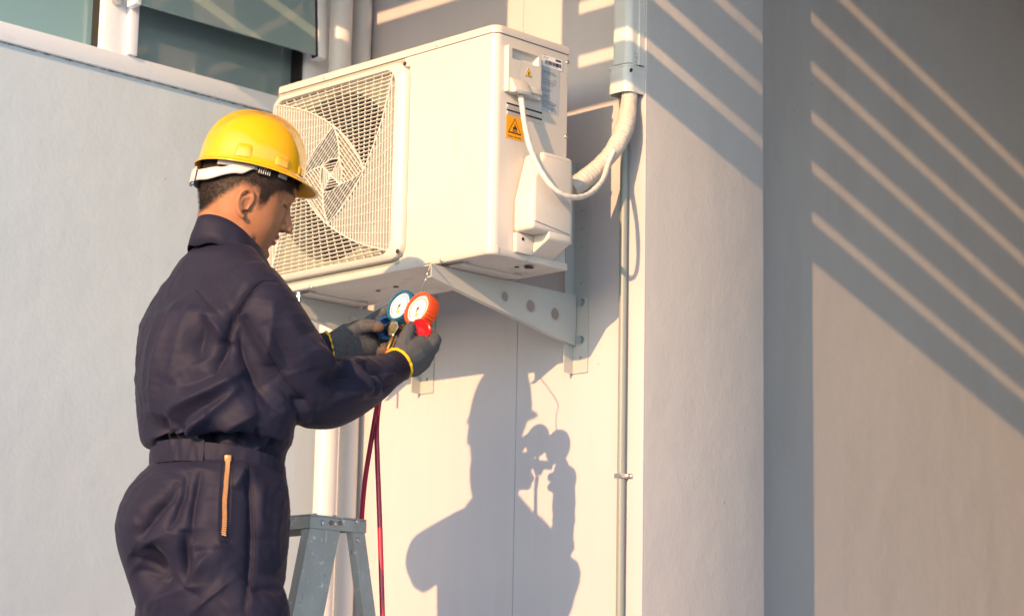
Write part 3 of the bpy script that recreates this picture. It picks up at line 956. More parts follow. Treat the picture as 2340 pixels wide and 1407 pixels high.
def bar(p, q, w, yf, dep):
    ax, az = FCX + p[0] * HX, FCZ + p[1] * HX
    bx_, bz_ = FCX + q[0] * HX, FCZ + q[1] * HX
    L_ = math.hypot(bx_ - ax, bz_ - az)
    tx, tz_ = (bx_ - ax) / L_, (bz_ - az) / L_
    nx_, nz_ = -tz_ * w / 2, tx * w / 2
    c = 0.0006
    V = []
    for (ex, ez) in ((ax, az), (bx_, bz_)):
        for s, yy in ((-1, yf + c), (-0.5, yf), (0.5, yf), (1, yf + c), (0.8, yf + dep), (-0.8, yf + dep)):
            V.append((ex + nx_ * s, yy, ez + nz_ * s))
    Fs = [(i, (i + 1) % 6, 6 + (i + 1) % 6, 6 + i) for i in range(6)] + [tuple(range(5, -1, -1)), tuple(range(6, 12))]
    return link_mesh('bar', V, Fs, M['grille'], grille)
for s_ in segs:
    bar(*s_)
def spine(cv, w, name='spine_bar'):
    path = [(FCX + p[0] * HX, GY + 0.0045, FCZ + p[1] * HX) for p in cv]
    v, f = sweep(path, w / 2, 6, 'flat', 2.2, (0, 0, 1) if abs(cv[1][0] - cv[0][0]) > abs(cv[1][1] - cv[0][1]) else (1, 0, 0))
    return link_mesh(name, v, f, M['grille'], grille, True, 40)
for k in range(4):
    spine([rot(p, k) for p in curve], 0.0036)
    spine([rot(p, k) for p in icurve], 0.0030)
hb = cyl('hub_boss', (FCX, GY + 0.0015, FCZ), (0, 1, 0), 0.007, 0.009, M['ac_plastic'], grille, 6)

# --- terminal cover on the unit's right side
c0 = (0.0140, -0.4566, 3.0281); c1 = (0.0140, -0.3433, 3.0275); c2_ = (0.0140, -0.3420, 2.9111)
ty0, ty1, tz1, tz0 = c0[1], c1[1], (c0[2] + c1[2]) / 2, c2_[2] + 0.002
h0 = (0.0140, -0.4432, 3.0226); h1 = (0.0140, -0.3531, 2.9969)
hy0, hy1, hz1, hz0 = h0[1], h1[1], h0[2] - 0.001, h1[2] - 0.001
def ring_plate_x(name, outer, inner, x0, x1, m, parent):
    """plate on the side wall: face at x1, outer edge back to x0, hole walls back to x0"""
    n = len(outer)
    shr = []
    cy = sum(p[0] for p in outer) / n; cz_ = sum(p[1] for p in outer) / n
    for p in outer:
        shr.append((p[0] + (cy - p[0]) * 0.025, p[1] + (cz_ - p[1]) * 0.02))
    V = [(x0, p[0], p[1]) for p in outer] + [(x1 - 0.0025, p[0], p[1]) for p in outer] + [(x1, p[0], p[1]) for p in shr] + [(x1, p[0], p[1]) for p in inner]
    cy = sum(p[0] for p in inner) / n; cz_ = sum(p[1] for p in inner) / n
    V += [(x0 + 0.0006, p[0] + (cy - p[0]) * 0.16, p[1] + (cz_ - p[1]) * 0.10) for p in inner]
    Fs = []
    for a in range(4):
        for i in range(n):
            j = (i + 1) % n
            Fs.append((a * n + i, a * n + j, (a + 1) * n + j, (a + 1) * n + i))
    Fs.append(tuple(range(4 * n, 5 * n)))
    return link_mesh(name, V, Fs, m, parent, True, 30)
tcov = ring_plate_x('terminal_cover', rrect(ty0, ty1, tz0, tz1, 0.004, 4), rrect(hy0, hy1, hz0, hz1, 0.003, 4), 0.0005, 0.014, M['ac_plastic'], ac)
b0_ = (0.0300, -0.4543, 2.9458); b1_ = (0.0300, -0.4026, 2.9413); b2_ = (0.0220, -0.3512, 2.9510); bb = (0.0350, -0.4331, 2.8971)
prism_pts = [(0.0142, b0_[2] + 0.002), (0.020, b0_[2]), (0.036, tz0 + 0.004), (0.0335, tz0 - 0.004), (0.0142, tz0 - 0.001)]
prism('cable_hood', prism_pts, 'y', b0_[1] + 0.004, b1_[1] + 0.006, M['ac_plastic'], tcov, 0.0015, 2)
prism_pts = [(0.0142, b0_[2] - 0.004), (0.0185, b0_[2] - 0.006), (0.021, tz0 + 0.012), (0.0142, tz0 + 0.010)]
prism('cable_hood', prism_pts, 'y', b1_[1] + 0.0065, ty1 - 0.002, M['ac_plastic'], tcov, 0.0012, 2)
screw('screw', (0.0215, b1_[1] + 0.012, tz0 + 0.0065), (1, 0, -0.6), 0.0036, tcov)
def tri_x(name, pts, x, m, parent, th=0.0004):
    return prism(name, [(p[1], p[2]) for p in pts], 'x', x, x + th, m, parent)
# electric warning triangle
A_ = np.array((0.0143, -0.3891, 2.9842)); B_ = np.array((0.0143, -0.3990, 2.9630)); C_ = np.array((0.0143, -0.3766, 2.9637))
cen = (A_ + B_ + C_) / 3
warn = tri_x('warning_triangle', [cen + (p - cen) * 1.12 for p in (A_, B_, C_)], 0.0142, M['lbl_white'], tcov)
tri_x('triangle_border', [cen + (p - cen) * 1.0 for p in (A_, B_, C_)], 0.0147, M['ink'], warn)
tri_x('triangle_field', [cen + (p - cen) * 0.86 for p in (A_, B_, C_)], 0.0152, M['yellow_sign'], warn)
bolt_poly = [(0.10, 0.55), (-0.22, -0.08), (0.0, -0.05), (-0.16, -0.42), (-0.02, -0.38), (-0.02, -0.55), (0.16, -0.30), (0.08, -0.32), (0.2, 0.1), (0.02, 0.06), (0.24, 0.5)]
prism('lightning_bolt', [(cen[1] + a * 0.012, cen[2] + b * 0.011) for a, b in bolt_poly], 'x', 0.0157, 0.0160, M['ink'], warn)
# louvre slots: raised dark strips painted as the shade inside, with lips
for (pl, pr) in (((0.0000, -0.4446, 2.8883), (0.0000, -0.3256, 2.8923)), ((0.0000, -0.4442, 2.8723), (0.0000, -0.3252, 2.8760))):
    zz = (pl[2] + pr[2]) / 2
    lv = box('vent_slot_shade', (0.0003, pl[1], zz - 0.0045), (0.0010, pr[1], zz + 0.0005), M['dark'], casing)
    prism('vent_lip', [(0.0003, zz - 0.014), (0.0050, zz - 0.0055), (0.0011, zz - 0.0046), (0.0003, zz - 0.0046)], 'y', pl[1], pr[1], M['ac'], casing)
# orange flame sticker
s0 = (0.0000, -0.4453, 2.8603); s1_ = (0.0000, -0.3893, 2.8604); s2_ = (0.0000, -0.4438, 2.8051)
sy0, sy1, sz1, sz0 = s0[1], s1_[1], s0[2], s2_[2]
stk = box('fire_sticker', (0.0004, sy0, sz0), (0.0009, sy1, sz1), M['orange_sign'], casing)
cy_, cz_ = (sy0 + sy1) / 2, (sz0 + sz1) / 2 + 0.002
tw = (sy1 - sy0) * 0.40
def tri2(k):
    return [(cy_ - tw * k, cz_ - tw * 0.72 * k), (cy_ + tw * k, cz_ - tw * 0.72 * k), (cy_, cz_ + tw * 0.98 * k)]
prism('triangle_border', tri2(1.0), 'x', 0.0010, 0.0012, M['ink'], stk)
prism('triangle_field', tri2(0.82), 'x', 0.0014, 0.0016, M['orange_sign'], stk)
fl = [(-0.22, -0.42), (-0.36, -0.15), (-0.26, 0.06), (-0.24, -0.08), (-0.1, 0.08), (-0.08, 0.34), (0.02, 0.52), (0.02, 0.3), (0.16, 0.16), (0.2, 0.0), (0.26, 0.1), (0.34, -0.16), (0.2, -0.42), (0.1, -0.44), (0.14, -0.3), (0.0, -0.12), (-0.12, -0.3), (-0.1, -0.43)]
prism('flame', [(cy_ + a * tw * 0.9, cz_ - 0.001 + b * tw * 0.9) for a, b in fl], 'x', 0.0018, 0.0020, M['ink'], stk)
prism('flame', [(cy_ - tw * 0.4, cz_ - tw * 0.52), (cy_ + tw * 0.4, cz_ - tw * 0.52), (cy_ + tw * 0.4, cz_ - tw * 0.45), (cy_ - tw * 0.4, cz_ - tw * 0.45)], 'x', 0.0018, 0.0020, M['ink'], stk)
def text_mesh(name, body_, size, mtx, m, parent):
    cu = bpy.data.curves.new(name, 'FONT')
    cu.body = body_; cu.size = size; cu.align_x = 'CENTER'; cu.extrude = 0.0001
    o = bpy.data.objects.new(name, cu); COL.objects.link(o)
    me = bpy.data.meshes.new_from_object(o.evaluated_get(bpy.context.evaluated_depsgraph_get()))
    bpy.data.objects.remove(o); bpy.data.curves.remove(cu)
    me.transform(mtx); me.materials.clear(); me.materials.append(m)
    return link_me(name, me, parent)
SIDE = Matrix(((0, 0, 1, 0), (1, 0, 0, 0), (0, 1, 0, 0), (0, 0, 0, 1)))     # text plane on a wall facing +x
text_mesh('caption', 'Caution   Risk of fire', 0.0052, Matrix.Translation((0.0012, cy_, sz0 + 0.004)) @ SIDE, M['ink'], stk)
# rating plate and bar-code label
l0 = (0.0000, -0.3275, 3.0363); l1 = (0.0000, -0.2585, 3.0380); l2 = (0.0000, -0.2578, 3.0093); l3 = (0.0000, -0.2677, 2.8947)
rp_ = box('rating_plate', (0.0004, l0[1] + 0.001, l3[2]), (0.0008, l3[1], l2[2]), M['lbl_grey'], casing)
bl_ = box('barcode_label', (0.0009, l0[1], l2[2] - 0.001), (0.0013, l1[1], l0[2] - 0.0005), M['lbl_white'], casing)
bm = bmesh.new()
def strip(bm, y0, y1, z0, z1, x=0.0014):
    bm_box(bm, (x, y0, z0), (x + 0.0002, y1, z1))
yy = l0[1] + 0.009
rr_ = random.Random(3)
while yy < l1[1] - 0.004:
    w_ = rr_.choice((0.0005, 0.0008, 0.0014, 0.002))
    strip(bm, yy, yy + w_, l2[2] + 0.005, l2[2] + 0.0145)
    yy += w_ + rr_.choice((0.0004, 0.0006, 0.0012))
yy = l0[1] + 0.046
while yy < l1[1] - 0.003:
    w_ = rr_.choice((0.0005, 0.0009, 0.0013))
    strip(bm, yy, yy + w_, l2[2] + 0.0185, l2[2] + 0.0245)
    yy += w_ + rr_.choice((0.0005, 0.0008))
for k, (wa, zz) in enumerate(((0.013, 0.026), (0.020, 0.0215), (0.017, 0.0178))):
    strip(bm, l0[1] + 0.002, l0[1] + 0.002 + wa, l2[2] + zz, l2[2] + zz + 0.0008)
strip(bm, l0[1] + 0.013, l0[1] + 0.055, l2[2] + 0.0022, l2[2] + 0.003)
link_bm('barcode_print', bm, M['ink'], bl_)
bm = bmesh.new()
zz = l2[2] - 0.006
k = 0
while zz > l3[2] + 0.010:
    if rr_.random() < 0.8:
        strip(bm, l0[1] + 0.002, l0[1] + 0.002 + rr_.uniform(0.012, 0.05), zz, zz + 0.0009, 0.0009)
        if rr_.random() < 0.35:
            strip(bm, l0[1] + 0.040, l0[1] + 0.052, zz + 0.0014, zz + 0.0022, 0.0009)
    zz -= rr_.choice((0.0026, 0.0032, 0.0032, 0.0048))
for a in (0.036, 0.048):
    for q in range(6):
        strip(bm, l0[1] + a - 0.002 + 0.0002 * abs(q - 3), l0[1] + a + 0.002 - 0.0002 * abs(q - 3), l3[2] + 0.004 + q * 0.0007, l3[2] + 0.0045 + q * 0.0007, 0.0009)
link_bm('plate_print', bm, M['ink_grey'], rp_)

# --- valve cover at the lower right
VX = 0.066
vy0 = (0.0000, -0.4181, 2.6127)[1]
vr = (0.0660, -0.2825, 2.6802)[1]
vtop = (0.0660, -0.2980, 2.7737)[2]
zl = (0.0660, -0.4229, 2.5759)[2] + 0.004
zmid = (0.0000, -0.4121, 2.6613)[2] - 0.006
ytop = (0.0528, -0.3802, 2.7672)[1] - 0.004
zo = (0.0660, -0.3761, 2.5819)[2] - 0.018
vcov = prism('valve_cover', [(vy0, zl), (vy0, zmid), (ytop, vtop), (vr, vtop), (vr, zl)], 'x', 0.0008, VX, M['ac_plastic'], ac, 0.010, 4)
prism('cover_panel', [(ytop - 0.028, zl + 0.020), (ytop - 0.028, zmid + 0.045), (ytop + 0.004, vtop - 0.012), (vr - 0.010, vtop - 0.012), (vr - 0.010, zl + 0.006)], 'x', VX + 0.0002, VX + 0.0028, M['ac_plastic'], vcov, 0.0022, 3)
vyr = vr + 0.0
VZB = 2.532
prism('cover_foot', [(0.0008, VZB), (VX - 0.006, zo), (VX - 0.002, zo + 0.006), (VX - 0.002, zl + 0.012), (0.0008, zl + 0.012)], 'y', vy0 + 0.058, vyr - 0.002, M['ac_plastic'], vcov, 0.003, 3)
box('screw_recess', (0.0008, vy0 + 0.001, VZB), (0.014, vy0 + 0.0575, zl - 0.0005), M['ac_plastic'], vcov, 0.002)
cyl('screw_hole_shade', (0.0142, vy0 + 0.022, zl - 0.014), (1, 0, 0), 0.0042, 0.0006, M['dark'], vcov)  # dark disc in place of a shaded hole
prism('cover_flange', [(vr - 0.004, zo + 0.004), (vr - 0.004, vtop - 0.03), (vr + 0.014, vtop - 0.036), (vr + 0.014, zo + 0.004)], 'x', 0.0008, VX - 0.012, M['ac_plastic'], vcov, 0.004, 3)

# ================================================================== WALL BRACKETS
def plate(name, poly, holes, axis, a, b, m, parent):
    """flat plate with round holes, extruded along axis from a to b"""
    bm = bmesh.new()
    def p3(p, t):
        return {'x': (t, p[0], p[1]), 'y': (p[0], t, p[1]), 'z': (p[0], p[1], t)}[axis]
    loops = [poly] + [[(h[0] + h[2] * math.cos(2 * math.pi * k / 24), h[1] + h[2] * math.sin(2 * math.pi * k / 24)) for k in range(24)] for h in holes]
    es = []
    for lp in loops:
        vs = [bm.verts.new(p3(p, a)) for p in lp]
        es += [bm.edges.new((vs[i], vs[(i + 1) % len(vs)])) for i in range(len(vs))]
    bmesh.ops.triangle_fill(bm, edges=es, use_beauty=True)
    r = bmesh.ops.extrude_face_region(bm, geom=list(bm.faces))
    d = {'x': (b - a, 0, 0), 'y': (0, b - a, 0), 'z': (0, 0, b - a)}[axis]
    bmesh.ops.translate(bm, vec=d, verts=[v for v in r['geom'] if isinstance(v, bmesh.types.BMVert)])
    bmesh.ops.recalc_face_normals(bm, faces=bm.faces)
    return link_bm(name, bm, m, parent)

BZ = 2.5135
def bracket(xw, label, ytip):
    t = thing('wall_bracket', label, 'bracket', (xw, -0.002, 2.31), 'brackets under the air conditioner')
    holes = [((-0.1800, -0.2604, 2.4730)[1], (-0.1800, -0.2604, 2.4730)[2], 0.0125), ((-0.1800, -0.1698, 2.4624)[1], (-0.1800, -0.1698, 2.4624)[2], 0.0155), ((-0.1800, -0.0819, 2.4553)[1], (-0.1800, -0.0819, 2.4553)[2], 0.0155)]
    zr = (-0.1800, -0.0134, 2.3835)[2]
    arm = plate('arm', [(ytip, BZ), (ytip, BZ - 0.031), (-0.0065, zr), (-0.0065, BZ)], holes, 'x', xw, xw - 0.003, M['bracket'], t)
    prism('top_flange', [(ytip, BZ - 0.0026), (ytip, BZ - 0.0001), (-0.04, BZ - 0.0001), (-0.04, BZ - 0.0026)], 'x', xw - 0.0035, xw - 0.042, M['bracket'], arm)
    d = np.array([-0.0065 - ytip, zr - (BZ - 0.031)]); L_ = np.linalg.norm(d); d /= L_
    q0 = (ytip, BZ - 0.031); q1 = (-0.0065, zr)
    prism('bottom_flange', [q0, q1, (q1[0], q1[1] + 0.003), (q0[0], q0[1] + 0.003)], 'x', xw - 0.0035, xw - 0.016, M['bracket'], arm)
    for h in holes:       # pressed rims round the holes
        path = [(xw + 0.0002, h[0] + (h[2] + 0.004) * math.cos(a), h[1] + (h[2] + 0.004) * math.sin(a)) for a in np.linspace(0, 2 * math.pi, 33)]
        v, f = sweep(path, 0.0011, 6)
        link_mesh('hole_rim', v, f, M['bracket'], arm, True)
    x0, x1 = xw - 0.012, xw + 0.038
    zb, zt = (-0.1649, -0.0040, 2.3141)[2], (-0.1702, -0.0040, 2.8592)[2]
    hs = [(0.5 * (x0 + x1) + 0.002, z) for z in ((-0.1649, -0.0040, 2.7298)[2], (-0.1655, -0.0040, 2.6831)[2], (-0.1647, -0.0040, 2.6353)[2], (-0.1660, -0.0040, 2.5426)[2], (-0.1656, -0.0040, 2.3520)[2])]
    post = plate('post', [(x0, zb), (x1, zb), (x1, zt), (x0, zt)], [(a, b, 0.0048) for a, b in hs], 'y', -0.0035, -0.0008, M['bracket'], t)
    prism('post_leg', [(-0.0355, zb + 0.002), (-0.0355, zt), (-0.0037, zt), (-0.0037, zb)], 'x', x0, x0 - 0.0027, M['bracket'], post)
    for z in ((-0.1637, -0.0040, 2.4950)[2], (-0.1634, -0.0040, 2.3986)[2]):
        hexbolt('bolt', (0.5 * (x0 + x1) + 0.002, -0.0036, z), (0, -1, 0), 0.0085, t, M['zinc_blue'])
    cyl('plug', (0.5 * (x0 + x1) + 0.001, -0.0034, (-0.1658, -0.0040, 2.4459)[2]), (0, -1, 0), 0.0052, 0.0012, M['bracket'], t, 18)
    return t
bracket(-0.178, 'white steel wall bracket with three round holes under the unit', -0.508)
lb = bracket(-0.742, 'white steel wall bracket partly behind the gloved hands', -0.492)
rp = (-0.7122, -0.4700, 2.4807)
tube('threaded_rod', [(rp[0], -0.470, 2.534), (rp[0], -0.470, 2.452)], 0.0042, M['zinc_blue'], lb, 10, 2)
hexbolt('nut', (rp[0], -0.470, 2.5136), (0, 0, 1), 0.0078, lb, M['zinc_blue'])
hexbolt('nut', (rp[0], -0.470, 2.5105), (0, 0, -1), 0.0078, lb, M['zinc_blue'])

# ================================================================== STEP LADDER
LX = -0.105
lad = thing('step_ladder', 'scratched aluminium step ladder with a riveted top cap beside the worker', 'ladder', (LX - 0.17, -0.85, 0))
k0 = (-0.1050, -0.9155, 1.8784); k1 = (-0.1050, -0.7520, 1.8932); k2 = (-0.1050, -0.9145, 1.8558)
CY0, CY1 = k0[1], k1[1]
CZ1, CZ0 = (k0[2] + k1[2]) / 2, k2[2]
LW = 0.36
cap = box('top_cap', (LX - LW, CY0, CZ1 - 0.004), (LX + 0.001, CY1, CZ1), M['alu'], lad, 0.0015)
box('cap_side', (LX - 0.002, CY0, CZ0), (LX + 0.001, CY1, CZ1 - 0.0045), M['alu'], cap, 0.0008, 1)
box('cap_side', (LX - LW, CY0, CZ0), (LX - LW + 0.003, CY1, CZ1 - 0.0045), M['alu'], cap, 0.0008, 1)
box('cap_front', (LX - LW + 0.0035, CY0, CZ0), (LX - 0.0025, CY0 + 0.002, CZ1 - 0.0045), M['alu'], cap)
box('cap_back', (LX - LW + 0.0035, CY1 - 0.002, CZ0 + 0.004), (LX - 0.0025, CY1, CZ1 - 0.0045), M['alu'], cap)
def stile(name, x_out, inward, top, bot, w_t, w_b, fl, m):
    """channel section rail: web in the side plane, flange turned inward along both edges"""
    (y0, z0), (y1, z1) = top, bot
    t = 0.002
    def pr(nm, ya, yb, yc, yd, xa, xb):
        V = []
        for (yy0, yy1, zz) in ((ya, yb, z0), (yc, yd, z1)):
            for xx in (xa, xb):
                V += [(xx, yy0, zz), (xx, yy1, zz)]
        Fs = [(0, 1, 3, 2), (4, 6, 7, 5), (0, 4, 5, 1), (2, 3, 7, 6), (0, 2, 6, 4), (1, 5, 7, 3)]
        o = link_mesh(nm, V, Fs, m, lad)
        return o
    s = -1 if inward else 1
    web = pr(name, y0, y0 + w_t, y1, y1 + w_b, x_out, x_out + s * t)
    for (ya, yc) in ((y0, y1), (y0 + w_t - t, y1 + w_b - t)):
        V = []
        for (yy, zz) in ((ya, z0), (yc, z1)):
            for xx in (x_out + s * (t + 0.0003), x_out + s * fl):
                V += [(xx, yy, zz), (xx, yy + t, zz)]
        Fs = [(0, 1, 3, 2), (4, 6, 7, 5), (0, 4, 5, 1), (2, 3, 7, 6), (0, 2, 6, 4), (1, 5, 7, 3)]
        link_mesh('flange', V, Fs, m, web)
    return web
f0 = (-0.1080, -0.9120, 1.8561); f1 = (-0.1080, -0.8261, 1.8625); fb = (-0.1080, -0.9517, 1.6643); fb1 = (-0.1080, -0.8650, 1.6684)
r0 = (-0.1080, -0.7932, 1.8660); r1 = (-0.1080, -0.7560, 1.8687); rb = (-0.1080, -0.7505, 1.6738); rb1 = (-0.1080, -0.7144, 1.6754)
zt_ = CZ1 - 0.006
def ext(a, b, z):
    return a[1] + (b[1] - a[1]) * (z - a[2]) / (b[2] - a[2])
FW = f1[1] - f0[1]; RW = r1[1] - r0[1]
for xo, inw in ((LX - 0.0025, True), (LX - LW + 0.0035, False)):
    stile('front_rail', xo, inw, (ext(f0, fb, zt_), zt_), (ext(f0, fb, 0.02), 0.02), FW, FW * 1.03, 0.026, M['alu'])
    stile('rear_leg', xo, inw, (ext(r0, rb, zt_), zt_), (ext(r0, rb, 0.02), 0.02), RW, RW, 0.020, M['alu'])
for k in range(6):
    z = 0.30 + 0.262 * k
    if z > CZ0 - 0.15:
        break
    yf = ext(f0, fb, z)
    st = box('step', (LX - LW + 0.0305, yf - 0.02, z - 0.004), (LX - 0.0295, yf + FW + 0.004, z), M['alu'], lad, 0.001)
    box('step_lip', (LX - LW + 0.0305, yf - 0.02, z - 0.03), (LX - 0.0295, yf - 0.018, z - 0.0045), M['alu'], st)
for z in (0.25, 1.0):
    ya = ext(r0, rb, z)
    box('rear_brace', (LX - LW + 0.024, ya + 0.004, z), (LX - 0.023, ya + 0.007, z + 0.03), M['alu'], lad)
for (px, rr, m_) in (((-0.1030, -0.8796, 1.8687), 0.0058, 'rivet'), ((-0.1030, -0.8559, 1.8706), 0.0052, 'rust_bolt'), ((-0.1030, -0.8433, 1.8696), 0.0050, 'rivet'), ((-0.1030, -0.8296, 1.8726), 0.0052, 'rust_bolt'), ((-0.1030, -0.7801, 1.8783), 0.0062, 'rivet')):
    screw('rivet', (LX + 0.0012, px[1], px[2]), (1, 0, 0), rr, lad, M[m_])
px = (-0.1030, -0.7733, 1.8383)
screw('rivet', (LX - 0.0023, px[1], px[2]), (1, 0, 0), 0.0062, lad, M['rivet'])
for px in ((-0.1170, -0.8907, 1.8810), (-0.1170, -0.8346, 1.8873), (-0.1170, -0.7698, 1.8933)):
    screw('rivet', (LX - 0.012, px[1], CZ1 + 0.0002), (0, 0, 1), 0.0055, lad, M['rivet'])

# ================================================================== GAUGE MANIFOLD (held)
GB = 0.235
gauge_n = Vector((0.02, -0.97, 0.30)).normalized()       # both dials face the worker
man_o = (-0.1049, -0.6636, 2.3267)
mani = thing('gauge_manifold', 'brass gauge manifold with blue and orange dials held by the worker', 'gauge', man_o)
def gauge(fc, R, boot, ring_m, part):
    """dial gauge: ribbed rubber boot, bezel, dial with scale ring, ticks and needle; fc = centre of the face"""
    fc = Vector(fc)
    nrm = gauge_n
    ux = nrm.cross(Vector((0, 0, 1))).normalized() * -1
    uz = nrm.cross(ux).normalized()
    if uz.z < 0:
        uz = -uz
    TH = 0.032
    N = 112
    V, Fs = [], []
    prof = [(-TH, 0.80), (-TH, 0.93), (-TH + 0.004, 0.97), (-0.006, 1.0), (-0.001, 0.985), (0.001, 0.93), (0.0, 0.86), (-0.004, 0.83)]
    for (h, k) in prof:
        for i in range(N):
            a = 2 * math.pi * i / N
            rib = 1.0
            if k >= 0.92:
                rib = 1.0 + 0.045 * (1 if (i % 4) in (0, 1) else -0.35)
            p = fc + nrm * h + (ux * math.cos(a) + uz * math.sin(a)) * R * k * rib
            V.append(p)
    for a in range(len(prof) - 1):
        for i in range(N):
            j = (i + 1) % N
            Fs.append((a * N + i, a * N + j, (a + 1) * N + j, (a + 1) * N + i))
    Fs.append(tuple(range(N - 1, -1, -1)))
    boot_o = link_mesh('gauge', V, Fs, boot, mani, True, 35)
    boot_o['label'] = part
    def disc(name, r_out, r_in, h, m, a0=0, a1=360, n=48):
        V, Fs = [], []
        for i in range(n + 1):
            a = math.radians(a0 + (a1 - a0) * i / n)
            d = ux * math.cos(a) + uz * math.sin(a)
            V += [fc + nrm * h + d * r_in, fc + nrm * h + d * r_out]
        for i in range(n):
            Fs.append((2 * i, 2 * i + 1, 2 * i + 3, 2 * i + 2))
        return link_mesh(name, V, Fs, m, boot_o)
    disc('dial', R * 0.84, 0.0, -0.0035, M['dial'])
    disc('scale_ring', R * 0.70, R * 0.62, -0.0031, ring_m, -50, 230)
    disc('scale_ring', R * 0.82, R * 0.78, -0.0030, M['chrome'])
    bm = bmesh.new()
    for i in range(37):
        a = math.radians(-50 + 280 * i / 36)
        d = ux * math.cos(a) + uz * math.sin(a); e = ux * -math.sin(a) + uz * math.cos(a)
        r0_, r1_ = R * (0.54 if i % 4 == 0 else 0.57), R * 0.61
        w = R * 0.010
        q = [fc + nrm * -0.0030 + d * r0_ - e * w, fc + nrm * -0.0030 + d * r1_ - e * w, fc + nrm * -0.0030 + d * r1_ + e * w, fc + nrm * -0.0030 + d * r0_ + e * w]
        bm.faces.new([bm.verts.new(p) for p in q])
    link_bm('tick_marks', bm, M['ink_grey'], boot_o)
    disc('logo', R * 0.0 + 0.0075, 0.0, -0.0031, M['yellow_sign']) if False else None
    # yellow badge low on the dial
    bc = fc + nrm * -0.0029 - uz * R * 0.38
    V = [bc + (ux * math.cos(a) + uz * math.sin(a)) * R * 0.13 for a in np.linspace(0, 2 * math.pi, 13)[:-1]]
    link_mesh('badge', V, [tuple(range(12))], M['yellow_sign'], boot_o)
    # needle and its hub
    na = math.radians(66)
    d = ux * math.cos(na) + uz * math.sin(na); e = ux * -math.sin(na) + uz * math.cos(na)
    q = [fc + nrm * -0.0022 + d * R * 0.58, fc + nrm * -0.0022 - e * R * 0.035 - d * R * 0.25, fc + nrm * -0.0022 + e * R * 0.035 - d * R * 0.25]
    nd = link_mesh('needle', q, [(0, 1, 2)], M['ink'], boot_o)
    cyl('needle_hub', fc + nrm * -0.0024, nrm, R * 0.085, 0.0016, M['ink_grey'], boot_o, 16)
    return boot_o
blue_c = Vector((-0.1258, -0.6563, 2.3862)); org_c = Vector((-0.0515, -0.6668, 2.3687))
gauge(blue_c, 0.0390, M['boot_blue'], M['dial_blue'], 'blue dial gauge')
gauge(org_c, 0.0405, M['boot_orange'], M['dial_red'], 'orange dial gauge')
# valve block between the knobs, stems up to the gauges
ba = Vector((-0.1470, -0.6634, 2.3315)); bb_ = Vector((-0.0688, -0.6558, 2.3197))
tube('valve_block', [ba, (ba + bb_) / 2, bb_], 0.0115, M['brass'], mani, 8, 3)
for gcen in (blue_c, org_c):
    foot = gcen - gauge_n * 0.018 - Vector((0, 0, 0.038))
    tube('gauge_stem', [foot + Vector((0, 0, 0.006)), foot - Vector((0.0, 0.004, 0.020))], 0.0062, M['brass'], mani, 6, 2)
# sight glass
sg = Vector((-0.1095, -0.6754, 2.3225))
v, f = sweep([sg, sg + gauge_n * 0.012], [0.0185, 0.0185], 6)
link_mesh('sight_glass_nut', v, f, M['chrome'], mani)
cyl('sight_glass', sg + gauge_n * 0.0121, gauge_n, 0.0125, 0.001, M['brass'], mani, 24)
# knobs
kx = (bb_ - ba).normalized()
kb = Vector((-0.1661, -0.6612, 2.3329))
def knob(c, ax, R, m, hollow):
    ax = Vector(ax).normalized(); c = Vector(c)
    ua, ub = frame_of(ax)
    N = 72
    prof = [(0.0, 0.55), (0.0, 0.80), (0.004, 0.95), (0.010, 1.0), (0.016, 0.99), (0.019, 0.93)]
    prof += [(0.019, 0.80), (0.006, 0.76), (0.006, 0.0)] if hollow else [(0.020, 0.80), (0.018, 0.70), (0.018, 0.3), (0.0195, 0.2), (0.0195, 0.0)]
    V, Fs = [], []
    for h, k in prof:
        for i in range(N):
            a = 2 * math.pi * i / N
            rib = 1 + (0.03 if (i % 4) < 2 and 0.93 < k else 0.0)
            V.append(c + ax * h + (ua * math.cos(a) + ub * math.sin(a)) * R * k * rib)
    for a in range(len(prof) - 1):
        for i in range(N):
            j = (i + 1) % N
            Fs.append((a * N + i, a * N + j, (a + 1) * N + j, (a + 1) * N + i))
    Fs.append(tuple(range(N - 1, -1, -1)))
    o = link_mesh('valve_knob', V, Fs, m, mani, True, 35)
    if hollow:
        for s in range(6):
            a = math.pi * s / 3
            d = ua * math.cos(a) + ub * math.sin(a)
            tube('spoke', [c + ax * 0.009 + d * R * 0.15, c + ax * 0.009 + d * R * 0.80], 0.002, m, o, 6, 1)
        cyl('knob_hub', c + ax * 0.006, ax, R * 0.34, 0.014, m, o, 20)
    return o
kbo = knob(kb, (0.94, -0.28, 0.12), 0.0285, M['knob_blue'], True)
kbo['label'] = 'blue valve knob'
tube('stem_nut', [kb + Vector((0.94, -0.28, 0.12)).normalized() * 0.012, kb + Vector((0.94, -0.28, 0.12)).normalized() * 0.050], 0.0095, M['brass'], mani, 6, 2)
kr = Vector((-0.0367, -0.6732, 2.3127))
kro = knob(kr, (0.93, -0.30, 0.28), 0.0245, M['knob_red'], False)
kro['label'] = 'red valve knob'
